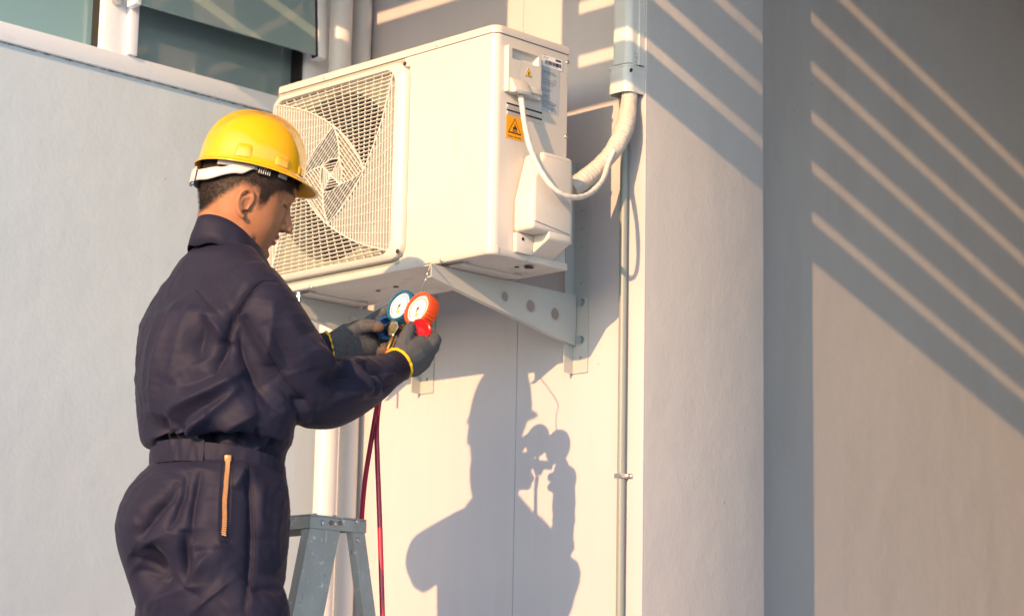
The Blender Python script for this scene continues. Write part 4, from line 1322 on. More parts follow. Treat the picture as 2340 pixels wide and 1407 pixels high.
# fittings and the two charging hoses
fa = (-0.1148, -0.6806, 2.3052); fbp = (-0.1152, -0.6952, 2.2750)
tube('hose_fitting', [fa, fbp], [0.0065, 0.0075, 0.006], M['brass'], mani, 8, 4)
hs1 = [fbp, (-0.1102, -0.7113, 2.2321), (-0.1072, -0.7225, 2.1805), (-0.0829, -0.7547, 2.1152), (-0.0896, -0.7615, 2.0463), (-0.1032, -0.7610, 1.9789), (-0.1178, -0.7544, 1.9121), (-0.1302, -0.7455, 1.8356), (-0.1371, -0.7383, 1.7491), (-0.1312, -0.7323, 1.6051)]
hs2 = [(-0.1176, -0.6877, 2.2762), (-0.1109, -0.7050, 2.2230), (-0.1030, -0.7254, 2.1599), (-0.0766, -0.7556, 2.0950), (-0.0707, -0.7567, 2.0259), (-0.0633, -0.7563, 1.9477), (-0.0558, -0.7560, 1.8701), (-0.0480, -0.7552, 1.7740), (-0.0401, -0.7544, 1.6722), (-0.0358, -0.7501, 1.5659)]
h1o = tube('hose', hs1 + [(hs1[-1][0] + 0.02, hs1[-1][1] + 0.02, 0.9), (hs1[-1][0] + 0.05, hs1[-1][1] + 0.06, 0.012)], 0.0058, M['hose_red'], mani, 14, 10)
h2o = tube('hose', hs2 + [(hs2[-1][0] + 0.02, hs2[-1][1] - 0.01, 0.9), (hs2[-1][0] + 0.06, hs2[-1][1] + 0.02, 0.012)], 0.0058, M['hose_red'], mani, 14, 10)
# hanging hook up to the bracket tip
tube('hook', [org_c - gauge_n * 0.02 + Vector((0, 0, 0.03)), (-0.0623, -0.6422, 2.4142), (-0.0652, -0.6310, 2.4408), ((-0.0673, -0.6190, 2.4686)), ((-0.1815, -0.5062, 2.5155)), ((-0.1894, -0.5066, 2.5165)), ((-0.2034, -0.5049, 2.5165))], 0.0016, M['steel'], mani, 8, 6)
tube('hook', [(-0.0647, -0.6235, 2.3349), (-0.0613, -0.6059, 2.3299), (-0.0533, -0.5979, 2.3169), (-0.0437, -0.6024, 2.3020), (-0.0470, -0.6057, 2.2898)], 0.0012, M['brass'], mani, 6, 6)

# ================================================================== WORKER
from mathutils.bvhtree import BVHTree
AV = np.array((0.70710678, 0.70710678, 0.0))       # across the figure's side view
BV = np.array((-0.70710678, 0.70710678, 0.0))      # through it
base_pt = (-0.1036, -1.1856, 1.6533)
FOOT_Z = 0.30 + 0.262 * 3
worker = thing('person', 'worker in navy coverall and grey gloves standing on the ladder, reading the gauges', 'person', (base_pt[0], base_pt[1], FOOT_Z))

def fabric(name, col, rough=0.55):
    m, nt, b = new_mat(name)
    tc = node(nt, 'ShaderNodeTexCoord')
    o = tc.outputs['Object']
    nz = node(nt, 'ShaderNodeTexNoise', i_Scale=9.0, i_Detail=6.0, i_Roughness=0.6)
    nt.links.new(o, nz.inputs['Vector'])
    mx = node(nt, 'ShaderNodeMix', data_type='RGBA')
    mx.inputs['A'].default_value = c4([x * 0.8 for x in col])
    mx.inputs['B'].default_value = c4([x * 1.2 for x in col])
    nt.links.new(nz.outputs[0], mx.inputs['Factor'])
    # dusty specks
    sp = node(nt, 'ShaderNodeTexNoise', i_Scale=170.0, i_Detail=2.0)
    nt.links.new(o, sp.inputs['Vector'])
    rp = node(nt, 'ShaderNodeValToRGB')
    rp.color_ramp.elements[0].position = 0.74
    rp.color_ramp.elements[1].position = 0.80
    nt.links.new(sp.outputs[0], rp.inputs[0])
    m2 = node(nt, 'ShaderNodeMix', data_type='RGBA')
    nt.links.new(rp.outputs[0], m2.inputs['Factor'])
    nt.links.new(mx.outputs['Result'], m2.inputs['A'])
    m2.inputs['B'].default_value = c4([min(1, x * 2.2 + 0.02) for x in col])
    nt.links.new(m2.outputs['Result'], b.inputs['Base Color'])
    b.inputs['Roughness'].default_value = rough
    b.inputs['Specular IOR Level'].default_value = 0.18
    b.inputs['Sheen Weight'].default_value = 0.04
    b.inputs['Sheen Roughness'].default_value = 0.4
    b.inputs['Sheen Tint'].default_value = (0.8, 0.75, 0.85, 1)
    n1 = node(nt, 'ShaderNodeTexNoise', i_Scale=34.0, i_Detail=5.0, i_Roughness=0.55, i_Distortion=0.8)
    n2 = node(nt, 'ShaderNodeTexNoise', i_Scale=900.0, i_Detail=1.0)
    for n_ in (n1, n2):
        nt.links.new(o, n_.inputs['Vector'])
    wpn = node(nt, 'ShaderNodeTexNoise', i_Scale=7.0, i_Detail=2.0)
    nt.links.new(o, wpn.inputs['Vector'])
    wmx = node(nt, 'ShaderNodeVectorMath', operation='MULTIPLY_ADD')
    wmx.inputs[1].default_value = (0.11, 0.11, 0.11)
    nt.links.new(wpn.outputs['Color'], wmx.inputs[0])
    nt.links.new(o, wmx.inputs[2])
    vr_ = node(nt, 'ShaderNodeTexVoronoi', i_Scale=13.0)
    nt.links.new(wmx.outputs[0], vr_.inputs['Vector'])
    b0 = node(nt, 'ShaderNodeBump', i_Strength=0.18, i_Distance=0.016)
    nt.links.new(vr_.outputs['Distance'], b0.inputs['Height'])
    b1 = node(nt, 'ShaderNodeBump', i_Strength=0.10, i_Distance=0.005)
    nt.links.new(b0.outputs[0], b1.inputs['Normal'])
    b2 = node(nt, 'ShaderNodeBump', i_Strength=0.25, i_Distance=0.0006)
    nt.links.new(n1.outputs[0], b1.inputs['Height'])
    nt.links.new(n2.outputs[0], b2.inputs['Height'])
    nt.links.new(b1.outputs[0], b2.inputs['Normal'])
    nt.links.new(b2.outputs[0], b.inputs['Normal'])
    return m
M['navy'] = fabric('navy_twill', (0.0150, 0.0152, 0.0330), 0.62)
M['navy_trim'] = fabric('navy_twill_trim', (0.010, 0.010, 0.023), 0.6)

def knit(name):
    m, nt, b = new_mat(name)
    tc = node(nt, 'ShaderNodeTexCoord')
    o = tc.outputs['Object']
    vo = node(nt, 'ShaderNodeTexVoronoi', i_Scale=520.0)
    wv = node(nt, 'ShaderNodeTexWave', i_Scale=120.0, i_Distortion=6.0, i_Detail=2.0)
    wv.bands_direction = 'DIAGONAL'
    nz = node(nt, 'ShaderNodeTexNoise', i_Scale=190.0, i_Detail=4.0, i_Roughness=0.8)
    for n_ in (vo, wv, nz):
        nt.links.new(o, n_.inputs['Vector'])
    rp = node(nt, 'ShaderNodeValToRGB')
    e = rp.color_ramp.elements
    e[0].position = 0.42; e[0].color = (0.014, 0.017, 0.020, 1)
    e[1].position = 0.66; e[1].color = (0.17, 0.18, 0.195, 1)
    ad = node(nt, 'ShaderNodeMath', operation='MULTIPLY_ADD')
    ad.inputs[1].default_value = 0.32
    nt.links.new(wv.outputs[1], ad.inputs[0])
    ml = node(nt, 'ShaderNodeMath', operation='MULTIPLY')
    ml.inputs[1].default_value = 0.72
    nt.links.new(nz.outputs[0], ml.inputs[0])
    nt.links.new(ml.outputs[0], ad.inputs[2])
    nt.links.new(ad.outputs[0], rp.inputs[0])
    nt.links.new(rp.outputs[0], b.inputs['Base Color'])
    b.inputs['Roughness'].default_value = 0.85
    b.inputs['Specular IOR Level'].default_value = 0.2
    b1 = node(nt, 'ShaderNodeBump', i_Strength=0.9, i_Distance=0.0015)
    nt.links.new(ad.outputs[0], b1.inputs['Height'])
    nt.links.new(b1.outputs[0], b.inputs['Normal'])
    return m
M['knit'] = knit('grey_knit')

# ------------------------------------------------ coverall: one fused surface
torso_rows = [   # left edge, right edge, depth/width ratio, squareness
    ((-0.1689, -1.1944, 2.4544), (-0.0959, -1.1214, 2.4564), 0.85),
    ((-0.1803, -1.2058, 2.4367), (-0.0861, -1.1116, 2.4394), 0.80),
    ((-0.1926, -1.2322, 2.4111), (-0.0656, -1.1052, 2.4146), 0.66),
    ((-0.2045, -1.2582, 2.3779), (-0.0424, -1.0961, 2.3824), 0.48),
    ((-0.2232, -1.2769, 2.3460), (-0.0297, -1.0834, 2.3514), 0.46),
    ((-0.2359, -1.2896, 2.3125), (-0.0189, -1.0726, 2.3185), 0.50),
    ((-0.2460, -1.2997, 2.2649), (-0.0091, -1.0628, 2.2715), 0.64),
    ((-0.2472, -1.3010, 2.2084), (-0.0011, -1.0548, 2.2152), 0.68),
    ((-0.2465, -1.3002, 2.1522), (0.0043, -1.0494, 2.1591), 0.70),
    ((-0.2384, -1.2992, 2.0956), (0.0090, -1.0518, 2.1024), 0.72),
    ((-0.2294, -1.2972, 2.0487), (0.0115, -1.0563, 2.0553), 0.74),
    ((-0.2251, -1.2929, 2.0192), (0.0090, -1.0588, 2.0256), 0.75),
    ((-0.2213, -1.2891, 2.0045), (0.0067, -1.0611, 2.0145), 0.77),
    ((-0.2028, -1.2706, 1.9940), (0.0006, -1.0672, 1.9995), 0.78),
    ((-0.2068, -1.2747, 1.9626), (-0.0024, -1.0703, 1.9682), 0.80),
    ((-0.2193, -1.2943, 1.9377), (0.0034, -1.0715, 1.9438), 0.84),
    ((-0.2331, -1.3080, 1.9080), (0.0055, -1.0694, 1.9145), 0.88),
    ((-0.2391, -1.3211, 1.8680), (0.0117, -1.0703, 1.8749), 0.92),
    ((-0.2427, -1.3247, 1.8252), (0.0129, -1.0691, 1.8322), 0.94),
    ((-0.2381, -1.3201, 1.7891), (0.0125, -1.0695, 1.7959), 0.94),
    ((-0.2291, -1.3111, 1.7532), (0.0116, -1.0704, 1.7598), 0.92),
    ((-0.2208, -1.3028, 1.7192), (0.0106, -1.0714, 1.7255), 0.88),
    ((-0.2126, -1.2946, 1.6853), (0.0096, -1.0724, 1.6913), 0.84),
    ((-0.2043, -1.2863, 1.6506), (0.0080, -1.0740, 1.6563), 0.78),
    ((-0.1978, -1.2798, 1.6124), (0.0065, -1.0755, 1.6179), 0.72),
    ((-0.1886, -1.2706, 1.5681), (0.0032, -1.0788, 1.5733), 0.62),
]
NR = 56
V_, F_ = [], []
centers = []
for (pl, pr, ratio) in torso_rows:
    pl = np.array(pl); pr = np.array(pr)
    c = (pl + pr) / 2
    half = np.linalg.norm((pr - pl)[:2]) / 2
    w = half / (0.70710678 * math.sqrt(1 + ratio * ratio))
    d = w * ratio
    centers.append((c, w, d))
    for k in range(NR):
        a = 2 * math.pi * k / NR
        V_.append((c[0] + w * math.cos(a), c[1] + d * math.sin(a), c[2]))
for i in range(len(torso_rows) - 1):
    for k in range(NR):
        F_.append((i * NR + k, i * NR + (k + 1) % NR, (i + 1) * NR + (k + 1) % NR, (i + 1) * NR + k))
F_.append(tuple(range(NR))); F_.append(tuple(range((len(torso_rows) - 1) * NR, len(torso_rows) * NR)))
torso = (V_, F_)
rs = [(0.0052, -1.1828, 2.3159), (0.0443, -1.1792, 2.2655), (0.0549, -1.1331, 2.1943), (0.0488, -1.0615, 2.1348), (0.0374, -1.0021, 2.1243), (0.0275, -0.9272, 2.1483), (0.0165, -0.8534, 2.1765), (0.0092, -0.7829, 2.2131)]
rarm = limb(rs, [0.070, 0.076, 0.081, 0.080, 0.0755, 0.066, 0.051, 0.0335], 28)
ls = [(-0.2737, -1.1577, 2.3124), (-0.3727, -1.0729, 2.2717), (-0.4477, -0.9640, 2.2174), (-0.3435, -0.8599, 2.2405), (-0.2165, -0.7965, 2.2752)]
larm = limb(ls, [0.058, 0.066, 0.066, 0.055, 0.034], 24)
hipc = centers[-2][0]
def leg(sx):
    top = np.array([hipc[0] + sx * 0.088, hipc[1], hipc[2] + 0.05])
    knee = np.array([hipc[0] + sx * 0.105, hipc[1] + 0.01, (hipc[2] + FOOT_Z) / 2 + 0.04])
    ank = np.array([hipc[0] + sx * 0.10, hipc[1] - 0.03, FOOT_Z + 0.09])
    return limb([top, top * 0.6 + knee * 0.4, knee, knee * 0.45 + ank * 0.55, ank], [0.105, 0.1, 0.085, 0.078, 0.07], 26), ank
(rl, rank), (ll, lank) = leg(1), leg(-1)
co, faces, ed = voxel_union([torso, rarm, larm, rl, ll], 0.0038, 8)
nrm = vert_normals(co, faces)

# folds: ridges and grooves drawn as strokes on the side view (metres), pushed into the cloth
uv = np.stack([co @ AV, co[:, 2]], axis=1)
near = np.clip((-(nrm @ BV) + 0.25) / 0.5, 0, 1)
disp = np.zeros(len(co))
def fold(pts, amp, w, side=0.0):
    """amp in m (negative: groove), w half width; side adds a counter-slope next to the stroke"""
    global disp
    P = np.array([(np.array(p) @ AV, p[2]) for p in pts])
    P = np.array([q[:2] for q in catmull([(a, b, 0) for a, b in P], 6)])
    best = np.full(len(uv), 9.0); sgn = np.zeros(len(uv)); tt = np.zeros(len(uv))
    n = len(P) - 1
    lo = P.min(0) - 5 * w; hi = P.max(0) + 5 * w
    idx = np.where((uv[:, 0] > lo[0]) & (uv[:, 0] < hi[0]) & (uv[:, 1] > lo[1]) & (uv[:, 1] < hi[1]) & (near > 0))[0]
    if len(idx) == 0:
        return
    q = uv[idx]
    bb = np.full(len(idx), 9.0); ss = np.zeros(len(idx)); t2 = np.zeros(len(idx))
    for i in range(n):
        a, b = P[i], P[i + 1]
        e = b - a; L2 = e @ e + 1e-12
        t = np.clip(((q - a) @ e) / L2, 0, 1)
        r = q - (a + t[:, None] * e)
        d = np.hypot(r[:, 0], r[:, 1])
        m_ = d < bb
        bb[m_] = d[m_]
        ss[m_] = np.sign(e[0] * r[m_, 1] - e[1] * r[m_, 0])
        t2[m_] = (i + t[m_]) / n
    taper = np.sin(np.pi * np.clip(t2, 0, 1)) ** 0.6
    taper = np.where((t2 <= 0) | (t2 >= 1), 0.0, taper)
    wid = np.where(ss > 0, w * (1.15 + 1.1 * side), w * (1.15 - 0.35 * side))
    g = np.exp(-(np.sqrt(bb * bb + (0.22 * w) ** 2) - 0.22 * w) / wid)
    g = np.clip((g - 0.05) / 0.95, 0, 1)
    amp = amp * (2.8 if abs(amp) > 0.003 else 1.2)
    disp[idx] += amp * g * taper * near[idx]
# back of the jacket
fold([(-0.0514, -1.3455, 2.3049), (-0.0579, -1.3520, 2.2541), (-0.0684, -1.3626, 2.1867), (-0.0778, -1.3719, 2.1198), (-0.0812, -1.3754, 2.0533)], 0.0060, 0.016, 0.5)
fold([(-0.0788, -1.3729, 2.2838), (-0.0870, -1.3811, 2.2164), (-0.0916, -1.3857, 2.1494), (-0.0940, -1.3881, 2.0861)], 0.0045, 0.018, 0.4)
fold([(-0.0273, -1.3215, 2.2853), (-0.0372, -1.3314, 2.2312), (-0.0446, -1.3387, 2.1707), (-0.0498, -1.3439, 2.1172)], 0.0040, 0.018, 0.4)
fold([(-0.0104, -1.3046, 2.3432), (-0.0283, -1.3224, 2.3156), (-0.0489, -1.3431, 2.3015)], 0.003, 0.014, 0.4)
fold([(-0.0237, -1.3178, 2.3185), (0.0009, -1.2932, 2.2800), (0.0283, -1.2658, 2.2431)], -0.0026, 0.0040)
fold([(-0.0080, -1.3021, 2.2656), (0.0141, -1.2800, 2.2326), (0.0278, -1.2664, 2.2061)], 0.0065, 0.013, 0.3)
fold([(-0.0042, -1.2984, 2.2590), (-0.0067, -1.3008, 2.2253), (-0.0121, -1.3063, 2.1916), (-0.0047, -1.2988, 2.1618)], -0.0075, 0.016, 0.2)
fold([(0.0284, -1.2657, 2.1861), (0.0342, -1.2600, 2.2264), (0.0402, -1.2540, 2.2602), (0.0566, -1.2376, 2.2994), (0.0756, -1.2185, 2.3300), (0.1013, -1.1928, 2.3334)], -0.0065, 0.0060)
fold([(0.0313, -1.2629, 2.2062), (0.0274, -1.2667, 2.1794), (0.0189, -1.2752, 2.1524), (0.0175, -1.2766, 2.1224)], -0.0080, 0.012, 0.3)
fold([(0.0608, -1.2333, 2.1536), (0.0408, -1.2534, 2.1230), (0.0113, -1.2828, 2.0990), (-0.0252, -1.3193, 2.0780), (-0.0593, -1.3535, 2.0572)], 0.0095, 0.020, -0.6)
fold([(0.0551, -1.2390, 2.1101), (0.0260, -1.2681, 2.0728), (-0.0030, -1.2971, 2.0356), (-0.0275, -1.3216, 2.0069)], 0.0095, 0.018, -0.6)
fold([(0.0821, -1.2120, 2.0611), (0.0527, -1.2414, 2.0339), (0.0234, -1.2707, 2.0067)], 0.007, 0.016, -0.6)
fold([(0.0438, -1.2503, 2.0998), (0.0098, -1.2843, 2.0724), (-0.0287, -1.3228, 2.0415), (-0.0510, -1.3452, 2.0178)], -0.0090, 0.016)
fold([(0.0240, -1.2701, 2.1392), (-0.0034, -1.2975, 2.1218), (-0.0379, -1.3320, 2.1109)], -0.0050, 0.015)
fold([(-0.0639, -1.3580, 2.0538), (-0.0699, -1.3640, 2.0272), (-0.0598, -1.3540, 2.0044)], -0.010, 0.016)
fold([(0.0756, -1.2186, 2.1107), (0.0785, -1.2156, 2.0643), (0.0766, -1.2175, 2.0081)], -0.0022, 0.0045)
# near sleeve
fold([(0.0462, -1.2479, 2.2536), (0.0528, -1.2414, 2.1901), (0.0670, -1.2271, 2.1404), (0.0832, -1.2109, 2.1043), (0.1053, -1.1889, 2.0618)], -0.0100, 0.015, 0.2)
fold([(0.0555, -1.2387, 2.2573), (0.0694, -1.2248, 2.2207), (0.0892, -1.2050, 2.1811), (0.1127, -1.1815, 2.1317), (0.1345, -1.1597, 2.0990), (0.1584, -1.1357, 2.0698)], -0.0022, 0.0040)
fold([(0.0957, -1.1984, 2.2904), (0.0941, -1.2001, 2.2147), (0.0888, -1.2054, 2.1543)], 0.0065, 0.016, 0.4)
fold([(0.1115, -1.1827, 2.2622), (0.1339, -1.1602, 2.2091), (0.1494, -1.1447, 2.1493)], 0.0040, 0.020, 0.3)
fold([(0.1182, -1.1759, 2.0969), (0.1323, -1.1618, 2.0923), (0.1462, -1.1479, 2.0927)], -0.0045, 0.0070)
fold([(0.0899, -1.2043, 2.1144), (0.1140, -1.1801, 2.0819), (0.1494, -1.1447, 2.0597)], 0.0050, 0.018, 0.4)
# near forearm
fold([(0.0285, -0.9546, 2.1959), (0.0457, -0.9373, 2.1822), (0.0544, -0.9286, 2.1724), (0.0683, -0.9147, 2.1486), (0.0695, -0.9135, 2.1265)], 0.0085, 0.012, 0.6)
fold([(0.0185, -0.9645, 2.1977), (0.0360, -0.9470, 2.1759), (0.0379, -0.9451, 2.1538), (0.0330, -0.9500, 2.1235)], -0.0065, 0.013, 0.4)
fold([(0.0608, -0.9222, 2.2008), (0.0724, -0.9106, 2.1860), (0.0867, -0.8963, 2.1773), (0.0966, -0.8864, 2.1766)], -0.0065, 0.009, 0.3)
fold([(0.0839, -0.8991, 2.1783), (0.1020, -0.8810, 2.1878), (0.1187, -0.8643, 2.1994)], -0.0022, 0.0040)
fold([(0.0930, -0.8900, 2.1775), (0.0970, -0.8860, 2.1574), (0.0988, -0.8842, 2.1374), (0.0908, -0.8922, 2.1170)], -0.0080, 0.009, 0.4)
fold([(0.0783, -0.9047, 2.1751), (0.0830, -0.9000, 2.1510), (0.0807, -0.9023, 2.1268)], 0.0060, 0.012, 0.5)
fold([(-0.0028, -0.9858, 2.2031), (0.0134, -0.9696, 2.1773), (0.0226, -0.9604, 2.1453)], 0.0050, 0.016, 0.5)
fold([(-0.0159, -0.9989, 2.2190), (-0.0054, -0.9884, 2.1970), (0.0091, -0.9740, 2.1812), (0.0237, -0.9593, 2.1574)], 0.0055, 0.010, 0.6)
fold([(0.0040, -0.9790, 2.2134), (0.0187, -0.9643, 2.1916), (0.0285, -0.9545, 2.1919)], -0.0065, 0.008, 0.3)
fold([(0.0496, -0.9334, 2.1945), (0.0642, -0.9188, 2.1747), (0.0745, -0.9085, 2.1548), (0.0765, -0.9065, 2.1287)], -0.0070, 0.009, 0.4)
fold([(0.0868, -0.8962, 2.1733), (0.0901, -0.8929, 2.1492), (0.0864, -0.8966, 2.1250)], -0.0050, 0.007, 0.4)
fold([(0.0394, -0.9436, 2.1478), (0.0538, -0.9292, 2.1341), (0.0628, -0.9202, 2.1103)], 0.0060, 0.012, 0.5)
fold([(0.0100, -0.9730, 2.1430), (0.0258, -0.9572, 2.1273), (0.0348, -0.9482, 2.1035)], -0.0060, 0.012, 0.4)
fold([(0.0863, -1.2078, 2.2413), (0.1087, -1.1854, 2.1916), (0.1240, -1.1701, 2.1420)], -0.0050, 0.013, 0.3)
# gathers above and below the waist
for (a, b, c) in (((-0.0546, -1.3770, 2.0065), (-0.0527, -1.3751, 1.9857), -0.006), ((-0.0394, -1.3619, 2.0245), (-0.0403, -1.3627, 1.9829), -0.007), ((-0.0206, -1.3430, 2.0314), (-0.0135, -1.3359, 1.9868), -0.010), ((-0.0031, -1.3255, 2.0127), (-0.0044, -1.3268, 1.9839), -0.007),
                  ((0.0152, -1.3072, 2.0036), (0.0135, -1.3090, 1.9876), -0.006), ((0.0417, -1.2807, 2.0171), (0.0402, -1.2822, 1.9947), -0.005), ((0.0664, -1.2560, 2.0178), (0.0651, -1.2574, 1.9890), -0.006), ((0.0909, -1.2315, 2.0281), (0.0943, -1.2281, 1.9866), -0.005), ((0.1139, -1.2085, 2.0095), (0.1149, -1.2076, 1.9744), -0.006)):
    m_ = tuple((x + y) / 2 for x, y in zip(a, b))
    fold([a, m_, b], c, 0.008, 0.4)
fold([(-0.0650, -1.3874, 1.9838), (-0.0403, -1.3627, 1.9829), (-0.0135, -1.3359, 1.9875), (0.0177, -1.3047, 1.9941), (0.0401, -1.2823, 1.9979), (0.0762, -1.2462, 1.9925), (0.1148, -1.2077, 1.9776), (0.1443, -1.1782, 1.9656)], -0.011, 0.012)
fold([(-0.0142, -1.3366, 2.0092), (0.0035, -1.3190, 2.0193), (0.0295, -1.2929, 2.0488)], 0.009, 0.012, 0.9)
# trousers
fold([(-0.0190, -1.3414, 1.9166), (-0.0280, -1.3504, 1.8847), (-0.0502, -1.3726, 1.8493), (-0.0647, -1.3871, 1.8174), (-0.0668, -1.3892, 1.7953)], -0.0085, 0.010, 0.6)
fold([(-0.0046, -1.3270, 1.9361), (-0.0099, -1.3323, 1.8915), (-0.0187, -1.3411, 1.8407), (-0.0255, -1.3479, 1.8121)], -0.0070, 0.009, 0.6)
fold([(0.0154, -1.3070, 1.9398), (0.0100, -1.3124, 1.8984), (0.0081, -1.3143, 1.8477), (0.0079, -1.3145, 1.7848)], -0.0070, 0.009, 0.7)
fold([(-0.0022, -1.3246, 1.8159), (-0.0018, -1.3242, 1.7688), (0.0011, -1.3213, 1.7344), (0.0030, -1.3194, 1.7048)], -0.011, 0.012, 0.6)
fold([(-0.0607, -1.3831, 1.7860), (-0.0490, -1.3715, 1.7518), (-0.0376, -1.3601, 1.7115), (-0.0325, -1.3549, 1.6898)], -0.014, 0.016, 0.3)
fold([(0.0805, -1.2419, 1.9591), (0.0712, -1.2512, 1.9318), (0.0644, -1.2581, 1.8999)], 0.006, 0.010, 0.6)
fold([(0.0777, -1.2447, 1.9558), (0.0860, -1.2364, 1.9005), (0.0915, -1.2310, 1.8059), (0.0902, -1.2322, 1.7275), (0.0863, -1.2361, 1.6480)], -0.0050, 0.0065, -0.5)
fold([(0.0550, -1.2674, 1.8017), (0.0273, -1.2951, 1.7633), (0.0096, -1.3128, 1.7253), (0.0015, -1.3209, 1.7017)], 0.0085, 0.015, 0.8)
fold([(-0.0875, -1.4099, 1.7696), (-0.0676, -1.3901, 1.7435), (-0.0457, -1.3681, 1.7191)], -0.008, 0.011, 0.5)
fold([(-0.0842, -1.4066, 1.7399), (-0.0624, -1.3848, 1.7202), (-0.0372, -1.3596, 1.6991)], -0.007, 0.010, 0.5)
fold([(0.0771, -1.2453, 1.7334), (0.0493, -1.2731, 1.6983), (0.0236, -1.2988, 1.6696), (0.0022, -1.3202, 1.6472)], 0.006, 0.014, 0.7)
fold([(0.1005, -1.2219, 1.9262), (0.0977, -1.2247, 1.8691), (0.1050, -1.2174, 1.8063)], 0.004, 0.013, 0.6)
fold([(0.1180, -1.2044, 1.9426), (0.1228, -1.1996, 1.8888), (0.1192, -1.2033, 1.8192), (0.1279, -1.1945, 1.7441)], 0.004, 0.013, 0.6)
fold([(0.0960, -1.2264, 1.6933), (0.1156, -1.2068, 1.7063), (0.1335, -1.1889, 1.7006)], -0.005, 0.010, 0.6)
fold([(-0.0816, -1.4040, 1.8832), (-0.0824, -1.4048, 1.8452), (-0.0697, -1.3921, 1.8015)], 0.003, 0.014, 0.4)
fold([(0.0466, -1.2758, 1.7858), (0.0292, -1.2932, 1.7728), (0.0115, -1.3109, 1.7692)], -0.005, 0.011, 0.3)
# pocket welt
fold([(0.0452, -1.2772, 1.9406), (0.0446, -1.2778, 1.8867), (0.0455, -1.2769, 1.8361), (0.0481, -1.2744, 1.7968)], 0.0022, 0.0045)
fold([(0.0598, -1.2627, 1.9410), (0.0614, -1.2610, 1.8871), (0.0618, -1.2606, 1.8366), (0.0607, -1.2617, 1.7972)], 0.0022, 0.0045)

# everywhere: soft drape noise, stretched along the pull of the cloth
ns_ = np.zeros(len(co))
warp = np.array([[noise.noise(Vector((p[0] * 7 + o_, p[1] * 7, p[2] * 7))) for o_ in (0.0, 17.3, 41.9)] for p in co])
gate = np.array([noise.noise(Vector((p[0] * 5 - 9, p[1] * 5, p[2] * 5 + 3))) for p in co])
dirs = [((0.9, -0.3, 0.5), 5.5, 0.0034), ((-0.4, 0.5, 0.95), 7.0, 0.0030), ((0.6, 0.7, -0.55), 10.0, 0.0018), ((0.8, -0.6, -0.9), 14.0, 0.0014), ((-0.7, 0.4, -0.8), 21.0, 0.0012), ((0.5, 0.9, 0.7), 27.0, 0.0009)]
for k_, (u_, fq, am) in enumerate(dirs):
    ph = co @ np.array(u_) * fq + 1.1 * warp[:, k_ % 3] * 1.6 + k_ * 0.37
    tri = 2 * np.abs(ph - np.floor(ph + 0.5))           # 0..1 folded sheet
    gk = np.clip(0.45 + 1.6 * np.roll(warp, k_, axis=1)[:, 0] + 0.8 * gate, 0, 1)
    ns_ += 0.55 * am * (np.sqrt((tri - 0.5) ** 2 + 0.01) - 0.25) * 2 * gk
cuff_fade = np.clip((np.linalg.norm(co - np.array(rs[-1]), axis=1) - 0.03) / 0.08, 0.15, 1)
co2 = co + nrm * (disp + ns_ * cuff_fade)[:, None]
co2 = relax(co2, ed, 1, 0.25)
# knitted cuff hem: flatten the round sleeve ends
coverall = link_mesh('coverall', co2, faces, M['navy'], worker, True)
bvh = BVHTree.FromPolygons([Vector(v) for v in co2], faces)
def on_cloth(p, off=0.001):
    """point on the near side of the cloth behind / in front of p along the side view"""
    o_ = Vector(p) - Vector(BV) * 0.6
    hit_, n_, _, _ = bvh.ray_cast(o_, Vector(BV))
    if hit_ is None:
        return Vector(p), Vector(-BV)
    return hit_ + n_ * off, n_

# ------------------------------------------------ belt with its stitched tab
def waist_at(z):
    for i in range(len(torso_rows) - 1):
        z0, z1 = centers[i][0][2], centers[i + 1][0][2]
        if z1 <= z <= z0:
            t = (z0 - z) / (z0 - z1)
            return centers[i][0] * (1 - t) + centers[i + 1][0] * t, centers[i][1] * (1 - t) + centers[i + 1][1] * t, centers[i][2] * (1 - t) + centers[i + 1][2] * t
    return centers[12]
zt_b = (-0.0575, -1.2951, 1.9864)[2]; zb_b = (-0.0564, -1.2939, 1.9506)[2]
cw = waist_at((zt_b + zb_b) / 2)
def band(name, a0, a1, n, zt, zb, grow, th, m, parent, wav=0.0):
    V, Fs = [], []
    rows = 5
    for i in range(n + 1):
        a = a0 + (a1 - a0) * i / n
        front = math.sin(a)                       # +1 at the belly
        for j in range(rows):
            t = j / (rows - 1)
            z = zt + (zb - zt) * t - 0.022 * (front + 0.3)
            wv = wav * (noise.noise(Vector((a * 16, t * 1.5, 3))) + 0.6 * noise.noise(Vector((a * 34, t * 2.5, 9))))
            bul = 0.0012 * math.sin(math.pi * t)
            r_ = grow + wv + bul
            V.append((cw[0][0] + (cw[1] + r_) * math.cos(a), cw[0][1] + (cw[2] + r_) * math.sin(a), z))
    for i in range(n):
        for j in range(rows - 1):
            q = i * rows + j
            Fs.append((q, q + 1, q + rows + 1, q + rows))
    # thickness
    k = len(V)
    V2 = []
    for (x, y, z) in V:
        d = Vector((x - cw[0][0], y - cw[0][1], 0)).normalized()
        V2.append((x - d.x * th, y - d.y * th, z))
    F2 = [tuple(k + i for i in f[::-1]) for f in Fs]
    edge = []
    for i in range(n):
        for j in (0, rows - 1):
            q = i * rows + j
            edge.append((q, q + rows, k + q + rows, k + q) if j == 0 else (q + rows, q, k + q, k + q + rows))
    for i in (0, n):
        for j in range(rows - 1):
            q = i * rows + j
            edge.append((q + 1, q, k + q, k + q + 1) if i == 0 else (q, q + 1, k + q + 1, k + q))
    return link_mesh(name, V + V2, Fs + F2 + edge, m, parent, True, 50)
belt = band('belt', 0, 2 * math.pi * 0.999, 160, zt_b, zb_b, 0.0008, 0.003, M['navy'], worker, 0.0020)
ta_ = math.radians(-62)
